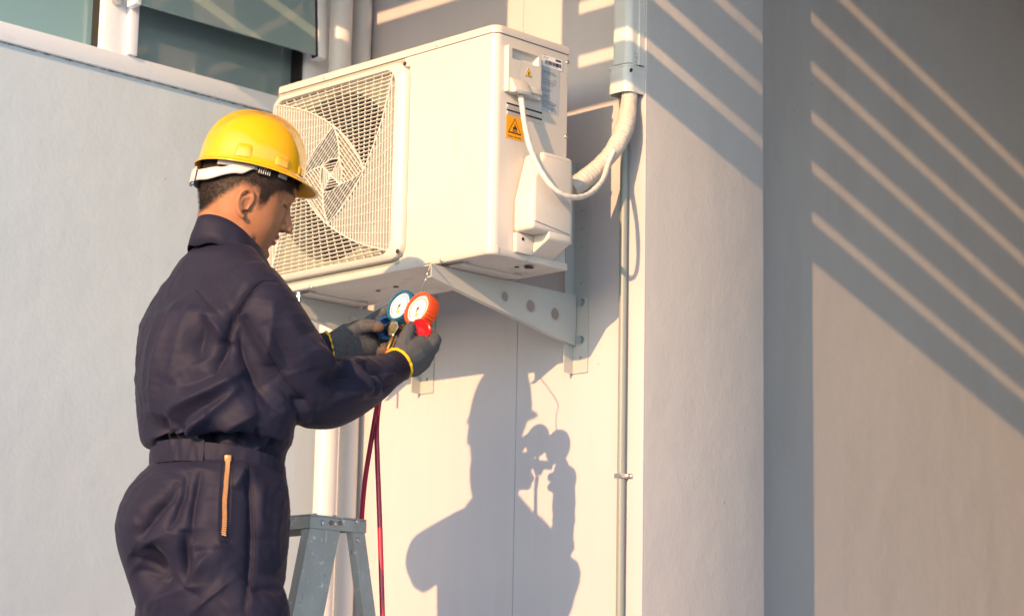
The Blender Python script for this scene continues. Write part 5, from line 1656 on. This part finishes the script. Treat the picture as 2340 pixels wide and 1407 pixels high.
band('belt_tab', ta_ - 0.75, ta_ + 0.12, 30, zt_b + 0.005, zb_b - 0.004, 0.0042, 0.002, M['navy'], belt, 0.0045)

# ------------------------------------------------ brass zip on the hip pocket
zp = [(0.0511, -1.2713, 1.9678), (0.0530, -1.2694, 1.9408), (0.0528, -1.2696, 1.9122), (0.0522, -1.2703, 1.8742), (0.0533, -1.2691, 1.8363), (0.0525, -1.2699, 1.8032)]
zpath = [on_cloth(p, 0.0035)[0] for p in catmull(zp, 12)]
zrib = tube('zip', [p for p in zpath], 0.0016, M['navy_trim'], worker, 8, 2)
bm = bmesh.new()
zc_ = [np.array(p) for p in catmull([tuple(p) for p in zpath], 2)]
Ls = np.cumsum([0] + [np.linalg.norm(zc_[i + 1] - zc_[i]) for i in range(len(zc_) - 1)])
s_ = 0.006
while s_ < Ls[-1]:
    p = Vector([np.interp(s_, Ls, [q[k] for q in zc_]) for k in range(3)])
    up_ = Vector((0, 0, 1)); out_ = Vector(-BV) * 0.6 + Vector((0.4, -0.4, 0)); rt = Vector(AV)
    mt = Matrix.Translation(p + Vector(-BV) * 0.001) @ Matrix((( rt.x, -BV[0], 0, 0), (rt.y, -BV[1], 0, 0), (0, 0, 1, 0), (0, 0, 0, 1)))
    bm_box(bm, (-0.0046, -0.0010, -0.0014), (0.0046, 0.0014, 0.0014), 0, 1, mt @ Matrix.Rotation(0.25, 4, 'Y'))
    s_ += 0.0046
link_bm('zip_teeth', bm, M['gold'], zrib)
pz = on_cloth((0.0517, -1.2707, 1.9631), 0.004)[0]
mt = Matrix.Translation(pz) @ Matrix(((AV[0], -BV[0], 0, 0), (AV[1], -BV[1], 0, 0), (0, 0, 1, 0), (0, 0, 0, 1)))
sl_ = box('zip_slider', (-0.007, -0.001, -0.008), (0.007, 0.004, 0.006), M['gold'], zrib, 0.0015, 2, mt)
box('zip_pull', (-0.0035, 0.003, -0.030), (0.0045, 0.005, -0.006), M['gold'], zrib, 0.001, 2, mt)

# ------------------------------------------------ stitched seams
def seam(pts, r_=0.0011):
    tube('seam', [on_cloth(p, 0.0002)[0] for p in catmull(pts, 9)], r_, M['navy_trim'], worker, 6, 2)
seam([(-0.0249, -1.3191, 2.3198), (0.0009, -1.2932, 2.2800), (0.0290, -1.2651, 2.2417)])
seam([(0.0284, -1.2657, 2.1861), (0.0342, -1.2600, 2.2264), (0.0402, -1.2540, 2.2602), (0.0566, -1.2376, 2.2994), (0.0756, -1.2185, 2.3300), (0.0978, -1.1963, 2.3327)])
seam([(0.0315, -1.2626, 2.1835), (0.0375, -1.2566, 2.2238), (0.0435, -1.2506, 2.2576), (0.0595, -1.2346, 2.2961), (0.0769, -1.2172, 2.3257)], 0.0007)
seam([(0.0555, -1.2387, 2.2573), (0.0694, -1.2248, 2.2207), (0.0892, -1.2050, 2.1811), (0.1127, -1.1815, 2.1317), (0.1345, -1.1597, 2.0990)])
seam([(0.0796, -1.2428, 1.9511), (0.0860, -1.2364, 1.9005), (0.0915, -1.2310, 1.8059), (0.0902, -1.2322, 1.7275), (0.0863, -1.2361, 1.6480)])
seam([(0.0830, -1.2394, 1.9512), (0.0896, -1.2328, 1.9006), (0.0950, -1.2274, 1.8060), (0.0937, -1.2287, 1.7276), (0.0898, -1.2326, 1.6481)], 0.0007)
seam([(0.0440, -1.2784, 1.9565), (0.0446, -1.2778, 1.8867), (0.0451, -1.2773, 1.8361), (0.0481, -1.2744, 1.7968), (0.0541, -1.2683, 1.7948), (0.0607, -1.2617, 1.7972), (0.0622, -1.2602, 1.8366), (0.0621, -1.2604, 1.8871), (0.0604, -1.2620, 1.9569)], 0.0008)

# ------------------------------------------------ collar
nc = np.array((-0.1284, -1.1609, 2.4332))
V_, F_ = [], []
NC = 72
prof = [(-0.030, 0.058, 0), (0.02, 0.062, 0.2), (0.040, 0.066, 0.55), (0.047, 0.070, 0.8), (0.045, 0.076, 0.9), (0.030, 0.081, 0.8), (0.012, 0.086, 0.6), (-0.012, 0.092, 0.5), (-0.012, 0.088, 0.5), (0.01, 0.080, 0.6), (0.03, 0.074, 0.8)]
for j, (h, r_, k) in enumerate(prof):
    for i in range(NC):
        a = 2 * math.pi * i / NC
        cx_, sy_ = math.cos(a), math.sin(a)        # sy_ = +1 at the throat
        wob = 0.0030 * noise.noise(Vector((cx_ * 2.5, sy_ * 2.5, h * 40)))
        z = nc[2] + h * (1.0 - 0.15 * sy_) - 0.072 * (sy_ * 0.5 + 0.5) ** 1.4 - 0.012 * sy_ + 2.5 * wob * (j > 4)
        rr = r_ + wob + 0.006 * max(0, sy_) - (0.006 * abs(cx_))
        V_.append((nc[0] + rr * cx_ * 0.98, nc[1] + 0.012 + rr * sy_ * 1.02 + 0.02 * (sy_ * .5 + .5), z))
for j in range(len(prof) - 1):
    for i in range(NC):
        F_.append((j * NC + i, j * NC + (i + 1) % NC, (j + 1) * NC + (i + 1) % NC, (j + 1) * NC + i))
link_mesh('collar', V_, F_, M['navy'], worker, True)

# ------------------------------------------------ cuff bands
def cuff(name, path_pts, r0_, r1_, m, n=32, wob=0.002, seam=True):
    path = catmull(path_pts, 5)
    rr = list(np.linspace(r0_, r1_, len(path)))
    v, f = sweep(path, rr, n)
    f = f[:-2]
    for i, q in enumerate(v):
        nz_ = noise.noise(Vector(q) * 30) * wob
        v[i] = q + nz_
    o = link_mesh(name, v, f, m, worker, True)
    md = o.modifiers.new('thick', 'SOLIDIFY'); md.thickness = 0.0022; md.offset = 0
    return o
cuff('sleeve_cuff', [(0.0136, -0.8209, 2.1943), (0.0100, -0.7962, 2.2055), (0.0080, -0.7741, 2.2173)], 0.0400, 0.0345, M['navy_trim'])
cuff('sleeve_cuff', [(-0.2227, -0.8168, 2.2681), (-0.2191, -0.8033, 2.2735), (-0.2148, -0.7877, 2.2792)], 0.0385, 0.0345, M['navy_trim'])

# ------------------------------------------------ shoes on the ladder tread
for an in (rank, lank):
    s = limb([(an[0], an[1] - 0.05, FOOT_Z + 0.045), (an[0], an[1] + 0.03, FOOT_Z + 0.045), (an[0], an[1] + 0.14, FOOT_Z + 0.032)], [0.040, 0.046, 0.030], 18, 5)
    v = [(p[0], p[1], max(p[2], FOOT_Z + 0.001)) for p in s[0]]
    link_mesh('shoe', v, s[1], M['shoe'], worker, True)

# ------------------------------------------------ gloves
def glove(chains, voxel=0.0021):
    parts = [limb(c[0], c[1], 16, 6, c[2] if len(c) > 2 else 1.0, c[3] if len(c) > 3 else None) for c in chains]
    v, f, e = voxel_union(parts, voxel, 5)
    return v, f
upn = tuple(-BV)
R_ch = [
    ([(0.0121, -0.7941, 2.2036), (0.0062, -0.7647, 2.2177)], [0.030, 0.033]),
    ([(0.0079, -0.7700, 2.2149), (-0.0064, -0.7278, 2.2414), (-0.0181, -0.6872, 2.2638)], [0.034, 0.040, 0.037]),
    ([(-0.0162, -0.7050, 2.2285), (-0.0223, -0.6801, 2.2473)], [0.026, 0.028]),
    ([(-0.0012, -0.7551, 2.2491), (-0.0119, -0.7361, 2.2804), (-0.0260, -0.7135, 2.3059), (-0.0406, -0.6927, 2.3224)], [0.021, 0.0175, 0.0145, 0.0125]),
    ([(-0.0130, -0.6920, 2.2646), (-0.0003, -0.6722, 2.2779), (-0.0031, -0.6538, 2.2916), (-0.0242, -0.6466, 2.3039), (-0.0408, -0.6490, 2.3095)], [0.021, 0.0185, 0.0150, 0.0125, 0.0110]),
    ([(-0.0249, -0.6755, 2.2621), (-0.0244, -0.6468, 2.2748), (-0.0387, -0.6257, 2.2862), (-0.0603, -0.6262, 2.2955)], [0.0200, 0.0165, 0.0140, 0.0120]),
    ([(-0.0334, -0.6699, 2.2517), (-0.0393, -0.6405, 2.2612), (-0.0600, -0.6258, 2.2753), (-0.0815, -0.6332, 2.2827)], [0.0190, 0.0155, 0.0135, 0.0115]),
    ([(-0.0335, -0.6827, 2.2361), (-0.0444, -0.6527, 2.2441), (-0.0665, -0.6422, 2.2587), (-0.0757, -0.6556, 2.2660)], [0.0175, 0.0145, 0.0125, 0.0105]),
]
v, f = glove(R_ch)
rg = link_mesh('glove', v, f, M['knit'], worker, True)
L_ch = [
    ([(-0.2141, -0.7983, 2.2717), (-0.2073, -0.7759, 2.2820)], [0.031, 0.034]),
    ([(-0.2062, -0.7820, 2.2801), (-0.2093, -0.7341, 2.2980), (-0.2067, -0.6877, 2.3163)], [0.034, 0.044, 0.038], 0.75, (0, 0, 1)),
    ([(-0.2061, -0.7294, 2.2800), (-0.2019, -0.6828, 2.2908)], [0.034, 0.031]),
    ([(-0.1998, -0.7430, 2.3161), (-0.1864, -0.7196, 2.3321), (-0.1619, -0.7093, 2.3348), (-0.1469, -0.6985, 2.3316)], [0.022, 0.0185, 0.0155, 0.0125]),
    ([(-0.2114, -0.6923, 2.3315), (-0.2027, -0.6738, 2.3506), (-0.1896, -0.6564, 2.3681), (-0.1719, -0.6430, 2.3844), (-0.1562, -0.6371, 2.3927)], [0.0200, 0.0175, 0.0155, 0.0135, 0.0115]),
    ([(-0.2078, -0.6789, 2.3227), (-0.1963, -0.6490, 2.3349), (-0.1733, -0.6331, 2.3386), (-0.1476, -0.6356, 2.3272)], [0.0200, 0.0165, 0.0140, 0.0120]),
    ([(-0.2060, -0.6771, 2.3043), (-0.1920, -0.6518, 2.3073), (-0.1650, -0.6460, 2.3031), (-0.1434, -0.6569, 2.2911)], [0.0190, 0.0160, 0.0135, 0.0115]),
    ([(-0.2039, -0.6835, 2.2858), (-0.1897, -0.6636, 2.2819), (-0.1671, -0.6622, 2.2797), (-0.1494, -0.6728, 2.2815)], [0.0180, 0.0150, 0.0130, 0.0110]),
]
v, f = glove(L_ch)
lg = link_mesh('glove', v, f, M['knit'], worker, True)
M['glove_tip'] = mat('worn_brown_palm', (0.12, 0.085, 0.065), rough=0.9, bump=0.8, bscale=400, bdist=0.002, var=0.3, vscale=60)
for c, r_ in (((-0.1479, -0.7003, 2.3315), 0.0132), ((-0.1497, -0.6738, 2.2814), 0.0117)):
    ve, fe = ellipsoid(c, (r_ * 1.25, r_ * 1.02, r_ * 0.98), (AV, BV, (0, 0, 1)))
    link_mesh('fingertip_patch', ve, fe, M['glove_tip'], lg, True)
def yband(p0, p1, r_, parent):
    p0 = np.array(p0); p1 = np.array(p1); d = (p1 - p0) / np.linalg.norm(p1 - p0)
    ua, ub = frame_of(d); ua = np.array(ua); ub = np.array(ub)
    ring = [p0 + (ua * math.cos(a) + ub * math.sin(a)) * (r_ + 0.0007 * math.sin(14 * a)) for a in np.linspace(0, 2 * math.pi, 49)]
    v, f = sweep(ring, 0.0042, 10)
    return link_mesh('cuff_edging', v, f, M['yellow_cuff'], parent, True)
yband((0.0064, -0.7702, 2.2209), (0.0054, -0.7514, 2.2322), 0.0355, rg)
yband((-0.2149, -0.7850, 2.2806), (-0.2054, -0.7698, 2.2856), 0.0345, lg)

# ------------------------------------------------ head
PSI, PIT = math.radians(10), math.radians(20)
hf = math.cos(PSI) * AV + math.sin(PSI) * BV
hr = math.sin(PSI) * AV - math.cos(PSI) * BV
up0 = np.array((0, 0, 1.0))
HF = math.cos(PIT) * hf - math.sin(PIT) * up0
HU = math.cos(PIT) * up0 + math.sin(PIT) * hf
HR = hr
HO = np.array((-0.1380, -1.0927, 2.5717))
SH = 1.05
def hp_(x, y, h):
    """head point: x to his right, y forward, h up"""
    k = 1.10 if h < 0 else 1.0
    return HO + SH * (HR * x + HF * y + HU * h * k)
rows = [(0.122, 0.010, -0.035, 0.014, 1.0), (0.112, 0.042, -0.075, 0.045, 1.0), (0.095, 0.066, -0.096, 0.061, 1.0), (0.07, 0.083, -0.108, 0.0715, 1.0), (0.045, 0.0905, -0.112, 0.0755, 1.0),
        (0.025, 0.0935, -0.112, 0.0765, 1.0), (0.010, 0.0895, -0.110, 0.0755, 0.96), (-0.005, 0.0860, -0.106, 0.0745, 0.93), (-0.02, 0.0870, -0.101, 0.0735, 0.9), (-0.035, 0.0885, -0.094, 0.0715, 0.86),
        (-0.05, 0.0885, -0.085, 0.0690, 0.82), (-0.065, 0.0870, -0.074, 0.0655, 0.78), (-0.08, 0.0840, -0.062, 0.0600, 0.76), (-0.093, 0.0830, -0.046, 0.0520, 0.78), (-0.105, 0.0800, -0.028, 0.0430, 0.82), (-0.114, 0.0680, -0.005, 0.0310, 0.9), (-0.118, 0.045, 0.015, 0.015, 1.0)]
V_, F_ = [], []
NH = 48
for (h, fr, bk, w, ex) in rows:
    cy = (fr + bk) / 2 if h > 0.05 else 0.0
    for i in range(NH):
        a = 2 * math.pi * i / NH
        s, c = math.sin(a), math.cos(a)
        x = w * math.copysign(abs(s) ** (0.92), s)
        y = (fr - cy) * math.copysign(abs(c) ** ex, c) + cy if c > 0 else (bk - cy) * -math.copysign(abs(c) ** 1.0, c) * 1.0 + cy
        if c <= 0:
            y = cy + (bk - cy) * abs(c)
        V_.append(hp_(x, y, h))
for j in range(len(rows) - 1):
    for i in range(NH):
        F_.append((j * NH + i, j * NH + (i + 1) % NH, (j + 1) * NH + (i + 1) % NH, (j + 1) * NH + i))
F_.append(tuple(range(NH))); F_.append(tuple(range((len(rows) - 1) * NH, len(rows) * NH)))
parts = [(V_, F_)]
ax3 = (HR, HF, HU)
def blob(x, y, h, rx, ry, rz):
    parts.append(ellipsoid(hp_(x, y, h), (rx * SH, ry * SH, rz * SH), ax3, 18, 12))
parts.append(limb([hp_(0, 0.083, 0.004), hp_(0, 0.092, -0.015), hp_(0, 0.103, -0.034)], [0.0075, 0.0085, 0.0105], 14, 5))
blob(0, 0.103, -0.037, 0.0105, 0.0105, 0.0085)
for s in (-1, 1):
    blob(s * 0.0115, 0.091, -0.039, 0.0070, 0.010, 0.0070)
    blob(s * 0.031, 0.0690, -0.002, 0.0145, 0.0120, 0.0120)      # eye ball under the lids
    blob(s * 0.050, 0.020, -0.085, 0.012, 0.028, 0.018)          # jaw
blob(0, 0.0875, -0.0585, 0.021, 0.0080, 0.0052)
blob(0, 0.0860, -0.0705, 0.018, 0.0080, 0.0055)
blob(0, 0.0770, -0.098, 0.018, 0.013, 0.013)
# neck into the collar
neck_b = np.array((-0.1235, -1.1631, 2.4015))
parts.append(limb([hp_(0, -0.015, -0.03), hp_(0, -0.024, -0.085), neck_b], [0.060, 0.056, 0.062], 26, 6))
parts.append(ellipsoid(neck_b - np.array((0, 0, 0.05)), (0.12, 0.07, 0.06), ((1, 0, 0), (0, 1, 0), (0, 0, 1))))
# ears
for s in (-1, 1):
    def ep(u, v, o):
        # u forward, v up, o outward from the ear centre
        return hp_(s * (0.0715 + o * 0.85), 0.004 + u * 0.82, -0.040 + v * 0.80)
    rim = [ep(0.012, 0.004, 0.004), ep(0.014, 0.018, 0.006), ep(0.006, 0.031, 0.010), ep(-0.008, 0.033, 0.015), ep(-0.018, 0.022, 0.018), ep(-0.0195, 0.004, 0.0175), ep(-0.013, -0.014, 0.014), ep(-0.002, -0.026, 0.010), ep(0.007, -0.029, 0.007)]
    parts.append(limb(rim, [0.0042, 0.0042, 0.0046, 0.0048, 0.0048, 0.0046, 0.0046, 0.0058, 0.0060], 10, 5))
    anti = [ep(0.002, 0.018, 0.009), ep(-0.009, 0.012, 0.012), ep(-0.010, -0.004, 0.012), ep(-0.002, -0.014, 0.009)]
    parts.append(limb(anti, [0.0042, 0.0045, 0.0045, 0.0042], 8, 5))
    parts.append(ellipsoid(ep(-0.005, 0.004, 0.006), (0.0042, 0.0135, 0.024), (HR, HF, HU)))
    parts.append(ellipsoid(ep(0.010, -0.004, 0.006), (0.006, 0.0045, 0.007), (HR, HF, HU)))
hv, hfaces, hed = voxel_union(parts, 0.0022, 6, 0.5)
hn = vert_normals(hv, hfaces)
rel = (hv - HO) / SH
hx, hy, hh = rel @ HR, rel @ HF, rel @ HU
hh = np.where(hh < 0, hh / 1.10, hh)
def dent(x, y, h, r, amp):
    global hv
    d = np.sqrt((hx - x) ** 2 + (hy - y) ** 2 + (hh - h) ** 2)
    hv = hv + hn * (amp * np.exp(-(d / r) ** 2))[:, None]
for s in (-1, 1):
    dent(s * 0.017, 0.083, 0.001, 0.009, -0.006)
    dent(s * 0.046, 0.070, 0.003, 0.010, -0.003)
    dent(s * 0.081, 0.010, -0.042, 0.005, -0.004)
dent(0, 0.096, -0.0648, 0.006, -0.0030)
for x in np.linspace(-0.018, 0.018, 7):
    dent(x, 0.092 - 9 * x * x, -0.0648, 0.0042, -0.0016)
dent(0, 0.088, -0.0835, 0.010, -0.003)
# hair line mask: dark cap that fades to skin at the nape and temples
hair_edge = np.where(hy > -0.02, -0.010 + 0.9 * np.clip(hy - 0.045, 0, 0.1), -0.080 + 1.25 * np.clip(hy + 0.074, 0, 0.056))
side_burn = np.exp(-((hy - 0.034) / 0.011) ** 4) * (np.abs(hx) > 0.05)
hair_edge = hair_edge - 0.026 * side_burn
around_ear = (np.hypot((hy - 0.002) * 1.15, hh + 0.037) < 0.027) & (np.abs(hx) > 0.06)
nz_h = np.array([noise.noise(Vector(p) * 150) for p in hv]) * 0.005
mask = np.clip((hh + nz_h - hair_edge + 0.004) / 0.020, 0, 1)
mask[around_ear] *= 0.1
mask[hh < -0.092] = 0
mask[(hy > 0.084) & (hh < 0.04)] = 0
ear_v = np.abs(hx) > 0.0795
mask[ear_v & (hh < -0.008)] = 0
brow = np.exp(-(((np.abs(hx) - 0.032) / 0.021) ** 4)) * np.exp(-((hh - 0.0225 - 0.004 * np.cos((np.abs(hx) - 0.036) * 60)) / 0.0048) ** 2) * (hy > 0.055)
beard = 0.16 * np.clip((-0.05 - hh) / 0.03, 0, 1) * (hy > 0.02) + 0.12 * np.exp(-((hh + 0.050) / 0.006) ** 2) * (hy > 0.07)
eye = np.exp(-(((np.abs(hx) - 0.031) / 0.015) ** 2)) * np.exp(-((hh + 0.0035) / 0.0028) ** 2) * (hy > 0.06)
lipm = np.exp(-((hx / 0.021) ** 4)) * np.exp(-((hh + 0.0645) / 0.0085) ** 4) * (hy > 0.08)
skin, nt, b = new_mat('skin')
at = node(nt, 'ShaderNodeAttribute', attribute_name='hair_mask')
at2 = node(nt, 'ShaderNodeAttribute', attribute_name='lip_mask')
tc = node(nt, 'ShaderNodeTexCoord')
nz = node(nt, 'ShaderNodeTexNoise', i_Scale=40.0, i_Detail=5.0)
nt.links.new(tc.outputs['Object'], nz.inputs['Vector'])
m1 = node(nt, 'ShaderNodeMix', data_type='RGBA')
m1.inputs['A'].default_value = (0.30, 0.125, 0.058, 1)
m1.inputs['B'].default_value = (0.40, 0.185, 0.095, 1)
nt.links.new(nz.outputs[0], m1.inputs['Factor'])
m3 = node(nt, 'ShaderNodeMix', data_type='RGBA')
nt.links.new(at2.outputs['Fac'], m3.inputs['Factor'])
nt.links.new(m1.outputs['Result'], m3.inputs['A'])
m3.inputs['B'].default_value = (0.36, 0.12, 0.09, 1)
m2 = node(nt, 'ShaderNodeMix', data_type='RGBA')
nt.links.new(at.outputs['Fac'], m2.inputs['Factor'])
nt.links.new(m3.outputs['Result'], m2.inputs['A'])
m2.inputs['B'].default_value = (0.018, 0.013, 0.010, 1)
nt.links.new(m2.outputs['Result'], b.inputs['Base Color'])
b.inputs['Roughness'].default_value = 0.56
b.inputs['Specular IOR Level'].default_value = 0.3
b.inputs['Subsurface Weight'].default_value = 0.12
b.inputs['Subsurface Radius'].default_value = (0.010, 0.004, 0.002)
b.inputs['Subsurface Scale'].default_value = 0.5
bn = node(nt, 'ShaderNodeTexNoise', i_Scale=450.0, i_Detail=3.0)
nt.links.new(tc.outputs['Object'], bn.inputs['Vector'])
bp2 = node(nt, 'ShaderNodeBump', i_Strength=0.25, i_Distance=0.0008)
nt.links.new(bn.outputs[0], bp2.inputs['Height'])
nt.links.new(bp2.outputs[0], b.inputs['Normal'])
head = link_mesh('body', hv, hfaces, skin, worker, True)
for nm, arr in (('hair_mask', np.clip(mask * 0.97 + brow * 0.9 + beard + eye * 0.9, 0, 1)), ('lip_mask', lipm * 0.8)):
    a_ = head.data.attributes.new(nm, 'FLOAT', 'POINT')
    a_.data.foreach_set('value', arr.astype(np.float32))
# cropped hair: short tapering strands standing on the scalp
hn = vert_normals(hv, hfaces)
cand = np.where(mask > 0.12)[0]
wts = mask[cand] ** 1.2
pick = rng.choice(cand, size=30000, p=wts / wts.sum())
V_, F_ = [], []
for q in pick:
    p = hv[q] + rng.normal(0, 0.0009, 3)
    n = hn[q]
    L_ = (0.0022 + 0.0052 * mask[q] ** 1.5) * rng.uniform(0.7, 1.2)
    comb = n * 0.75 - HU * 0.55 - HF * 0.25 + rng.normal(0, 0.22, 3)
    comb /= np.linalg.norm(comb)
    s = np.cross(comb, n); ln = np.linalg.norm(s)
    if ln < 1e-6:
        continue
    s = s / ln * 0.00028
    k = len(V_)
    V_ += [p - s - n * 0.0008, p + s - n * 0.0008, p + comb * L_]
    F_.append((k, k + 1, k + 2))
hair = link_mesh('hair', V_, F_, M['hair'], worker)
tag(hair, kind='stuff')
# lashes of the near eye
tube('eyelashes', [hp_(0.020, 0.0845, -0.003), hp_(0.031, 0.0850, -0.0055), hp_(0.043, 0.0775, -0.004)], 0.0011, M['hair'], worker, 6, 5)

# ------------------------------------------------ hard hat
TIL = math.radians(9.5)
KF = math.cos(TIL) * hf - math.sin(TIL) * up0
KU = math.cos(TIL) * up0 + math.sin(TIL) * hf
KO = np.array((-0.1365, -1.0912, 2.6139))
hat = thing('hard_hat', 'glossy yellow hard hat with a grey suspension strap on the worker', 'hard hat', KO)
def kp(x, y, h):
    return KO + HR * x + KF * y + KU * h
HL, HW, HH = 0.1165, 0.101, 0.137
V_, F_ = [], []
NA, NHt = 96, 22
def dome(a, t):
    """a: round angle (0 = front), t: 0 at the rim .. 1 at the crown"""
    th = t * math.pi / 2
    rr = math.cos(th) ** 0.80
    hgt = HH * math.sin(th) ** 0.92
    x, y = HW * math.sin(a) * rr, HL * math.cos(a) * rr
    # raised centre band over the crown and front
    lift = 0.0038 * (1 / (1 + math.exp((abs(x) - 0.024) * 900))) * min(1, t * 3)
    d = np.array((x / HW ** 2, y / HL ** 2, hgt / HH ** 2)); d /= np.linalg.norm(d) + 1e-9
    # shallow side flutes
    lift += -0.0016 * math.exp(-((abs(x) - 0.045) / 0.010) ** 2) * min(1, t * 2)
    return (x + d[0] * lift, y + d[1] * lift, hgt + d[2] * lift)
def brim_r(a):
    fr = max(0.0, math.cos(a))
    return 0.0080 + 0.030 * fr ** 3.0, -0.003 - 0.010 * fr ** 3 + 0.002 * (1 - fr)
ringsV = []
for a_i in range(NA):
    a = 2 * math.pi * a_i / NA
    col_ = []
    ex, dz = brim_r(a)
    x0, y0, _ = dome(a, 0)
    nx, ny = math.sin(a), math.cos(a)
    # under side in, brim edge, then up the dome
    col_.append((x0 * 0.965, y0 * 0.965, 0.004))
    col_.append((x0 + nx * 0.000, y0 + ny * 0.000, -0.0028))
    col_.append((x0 + nx * ex * 0.97, y0 + ny * ex * 0.97, dz - 0.0048))
    col_.append((x0 + nx * ex, y0 + ny * ex, dz - 0.0030))
    col_.append((x0 + nx * ex * 0.99, y0 + ny * ex * 0.99, dz - 0.0008))
    col_.append((x0 + nx * ex * 0.6, y0 + ny * ex * 0.6, dz * 0.5 + 0.0002))
    col_.append((x0 + nx * 0.0030, y0 + ny * 0.0030, 0.0022))
    for k in range(1, NHt):
        col_.append(dome(a, (k / NHt) ** 0.9))
    ringsV.append(col_)
nc_ = len(ringsV[0])
V_ = [kp(*q) for col_ in ringsV for q in col_]
for i in range(NA):
    j = (i + 1) % NA
    for k in range(nc_ - 1):
        F_.append((i * nc_ + k, j * nc_ + k, j * nc_ + k + 1, i * nc_ + k + 1))
V_.append(kp(0, 0, HH + 0.0038))
top_i = len(V_) - 1
for i in range(NA):
    F_.append((i * nc_ + nc_ - 1, ((i + 1) % NA) * nc_ + nc_ - 1, top_i))
shell = link_mesh('shell', V_, F_, M['helmet'], hat, True)
shell.data.materials.append(M['helmet_in'])
for pol in shell.data.polygons:
    ks = [i % nc_ for i in pol.vertices]
    if top_i not in pol.vertices and max(ks) <= 2:
        pol.material_index = 1
md = shell.modifiers.new('s', 'SUBSURF'); md.levels = 1; md.render_levels = 1
# moulded accessory bosses along the rim
def boss(a_deg, w, h0, h1, th):
    V, Fs = [], []
    a0, a1 = math.radians(a_deg - w), math.radians(a_deg + w)
    n, mrow = 8, 4
    for j in range(mrow + 1):
        t = h0 + (h1 - h0) * j / mrow
        for i in range(n + 1):
            k = i / n
            sh = 1 - 0.22 * j / mrow
            a = (a0 + a1) / 2 + (k - 0.5) * (a1 - a0) * sh
            x, y, h = dome(a, t)
            edge = min(1, 6 * min(k, 1 - k)) * min(1, 5 * (1 - j / mrow) + 0.0) 
            o_ = -0.001 + (th + 0.001) * (edge ** 0.6 if j < mrow else 0)
            nx, ny = math.sin(a), math.cos(a)
            V.append(kp(x + nx * o_, y + ny * o_, h + 0.25 * o_))
    for j in range(mrow):
        for i in range(n):
            q = j * (n + 1) + i
            Fs.append((q, q + 1, q + n + 2, q + n + 1))
    o = link_mesh('boss', V, Fs, M['helmet'], shell, True)
    m_ = o.modifiers.new('s', 'SUBSURF'); m_.levels = 1; m_.render_levels = 1
for ad, w_ in ((103, 11), (58, 11.5), (26, 9), (-103, 11), (-58, 11.5), (-26, 9)):
    boss(ad, w_, 0.03, 0.17 if ad in (103, -103) else 0.13, 0.0036)
# suspension strap: lower band at the nape that rises to the rim above the ear
def strap_band(name, a0, a1, hb, ht, off, m, parent, n=40):
    V, Fs = [], []
    for i in range(n + 1):
        t = i / n
        a = math.radians(a0 + (a1 - a0) * t)
        lo, hi = hb(t), ht(t)
        for j in range(4):
            h = lo + (hi - lo) * j / 3
            x = (0.0855 + off) * math.sin(a); y = (0.1105 + off) * math.cos(a) - 0.006
            q = kp(x, y, h)
            V.append(q)
    for i in range(n):
        for j in range(3):
            q = i * 4 + j
            Fs.append((q, q + 1, q + 5, q + 4))
    o = link_mesh(name, V, Fs, m, parent, True, 40)
    md = o.modifiers.new('t', 'SOLIDIFY'); md.thickness = 0.0022; md.offset = 0
    return o
def sm(t, a, b):
    t = min(1, max(0, (t - a) / (b - a))); return t * t * (3 - 2 * t)
for sg_ in (1, -1):
    st = strap_band('strap', sg_ * 180, sg_ * 84, lambda t: -0.048 + 0.022 * sm(t, 0.4, 0.85) + 0.016 * sm(t, 0.85, 1.0), lambda t: -0.024 + 0.006 * sm(t, 0.3, 0.6) + 0.016 * sm(t, 0.60, 0.85), 0.003, M['strap_white'], hat)
    strap_band('strap', sg_ * 128, sg_ * 70, lambda t: -0.012 + 0.002 * t, lambda t: 0.006, 0.0015, M['strap'], hat)
    strap_band('ratchet_teeth', sg_ * 82, sg_ * 66, lambda t: -0.018, lambda t: -0.004, 0.0045, M['hair'], hat)
    for q in range(6):
        strap_band('ratchet_teeth', sg_ * (80 - 2.4 * q), sg_ * (79 - 2.4 * q), lambda t: -0.0165, lambda t: -0.0055, 0.0062, M['strap_white'], hat, 2)
strap_band('buckle', 196, 160, lambda t: -0.051, lambda t: -0.021, 0.008, M['strap_white'], hat)
strap_band('buckle', 160.5, 157, lambda t: -0.053, lambda t: -0.019, 0.009, M['strap_white'], hat, 6)
strap_band('strap', 172, 164, lambda t: -0.055, lambda t: -0.052, 0.004, M['dial_blue'], hat, 6)
strap_band('peak_clip', 56, 44, lambda t: -0.012, lambda t: -0.002, 0.004, M['strap'], hat, 8)
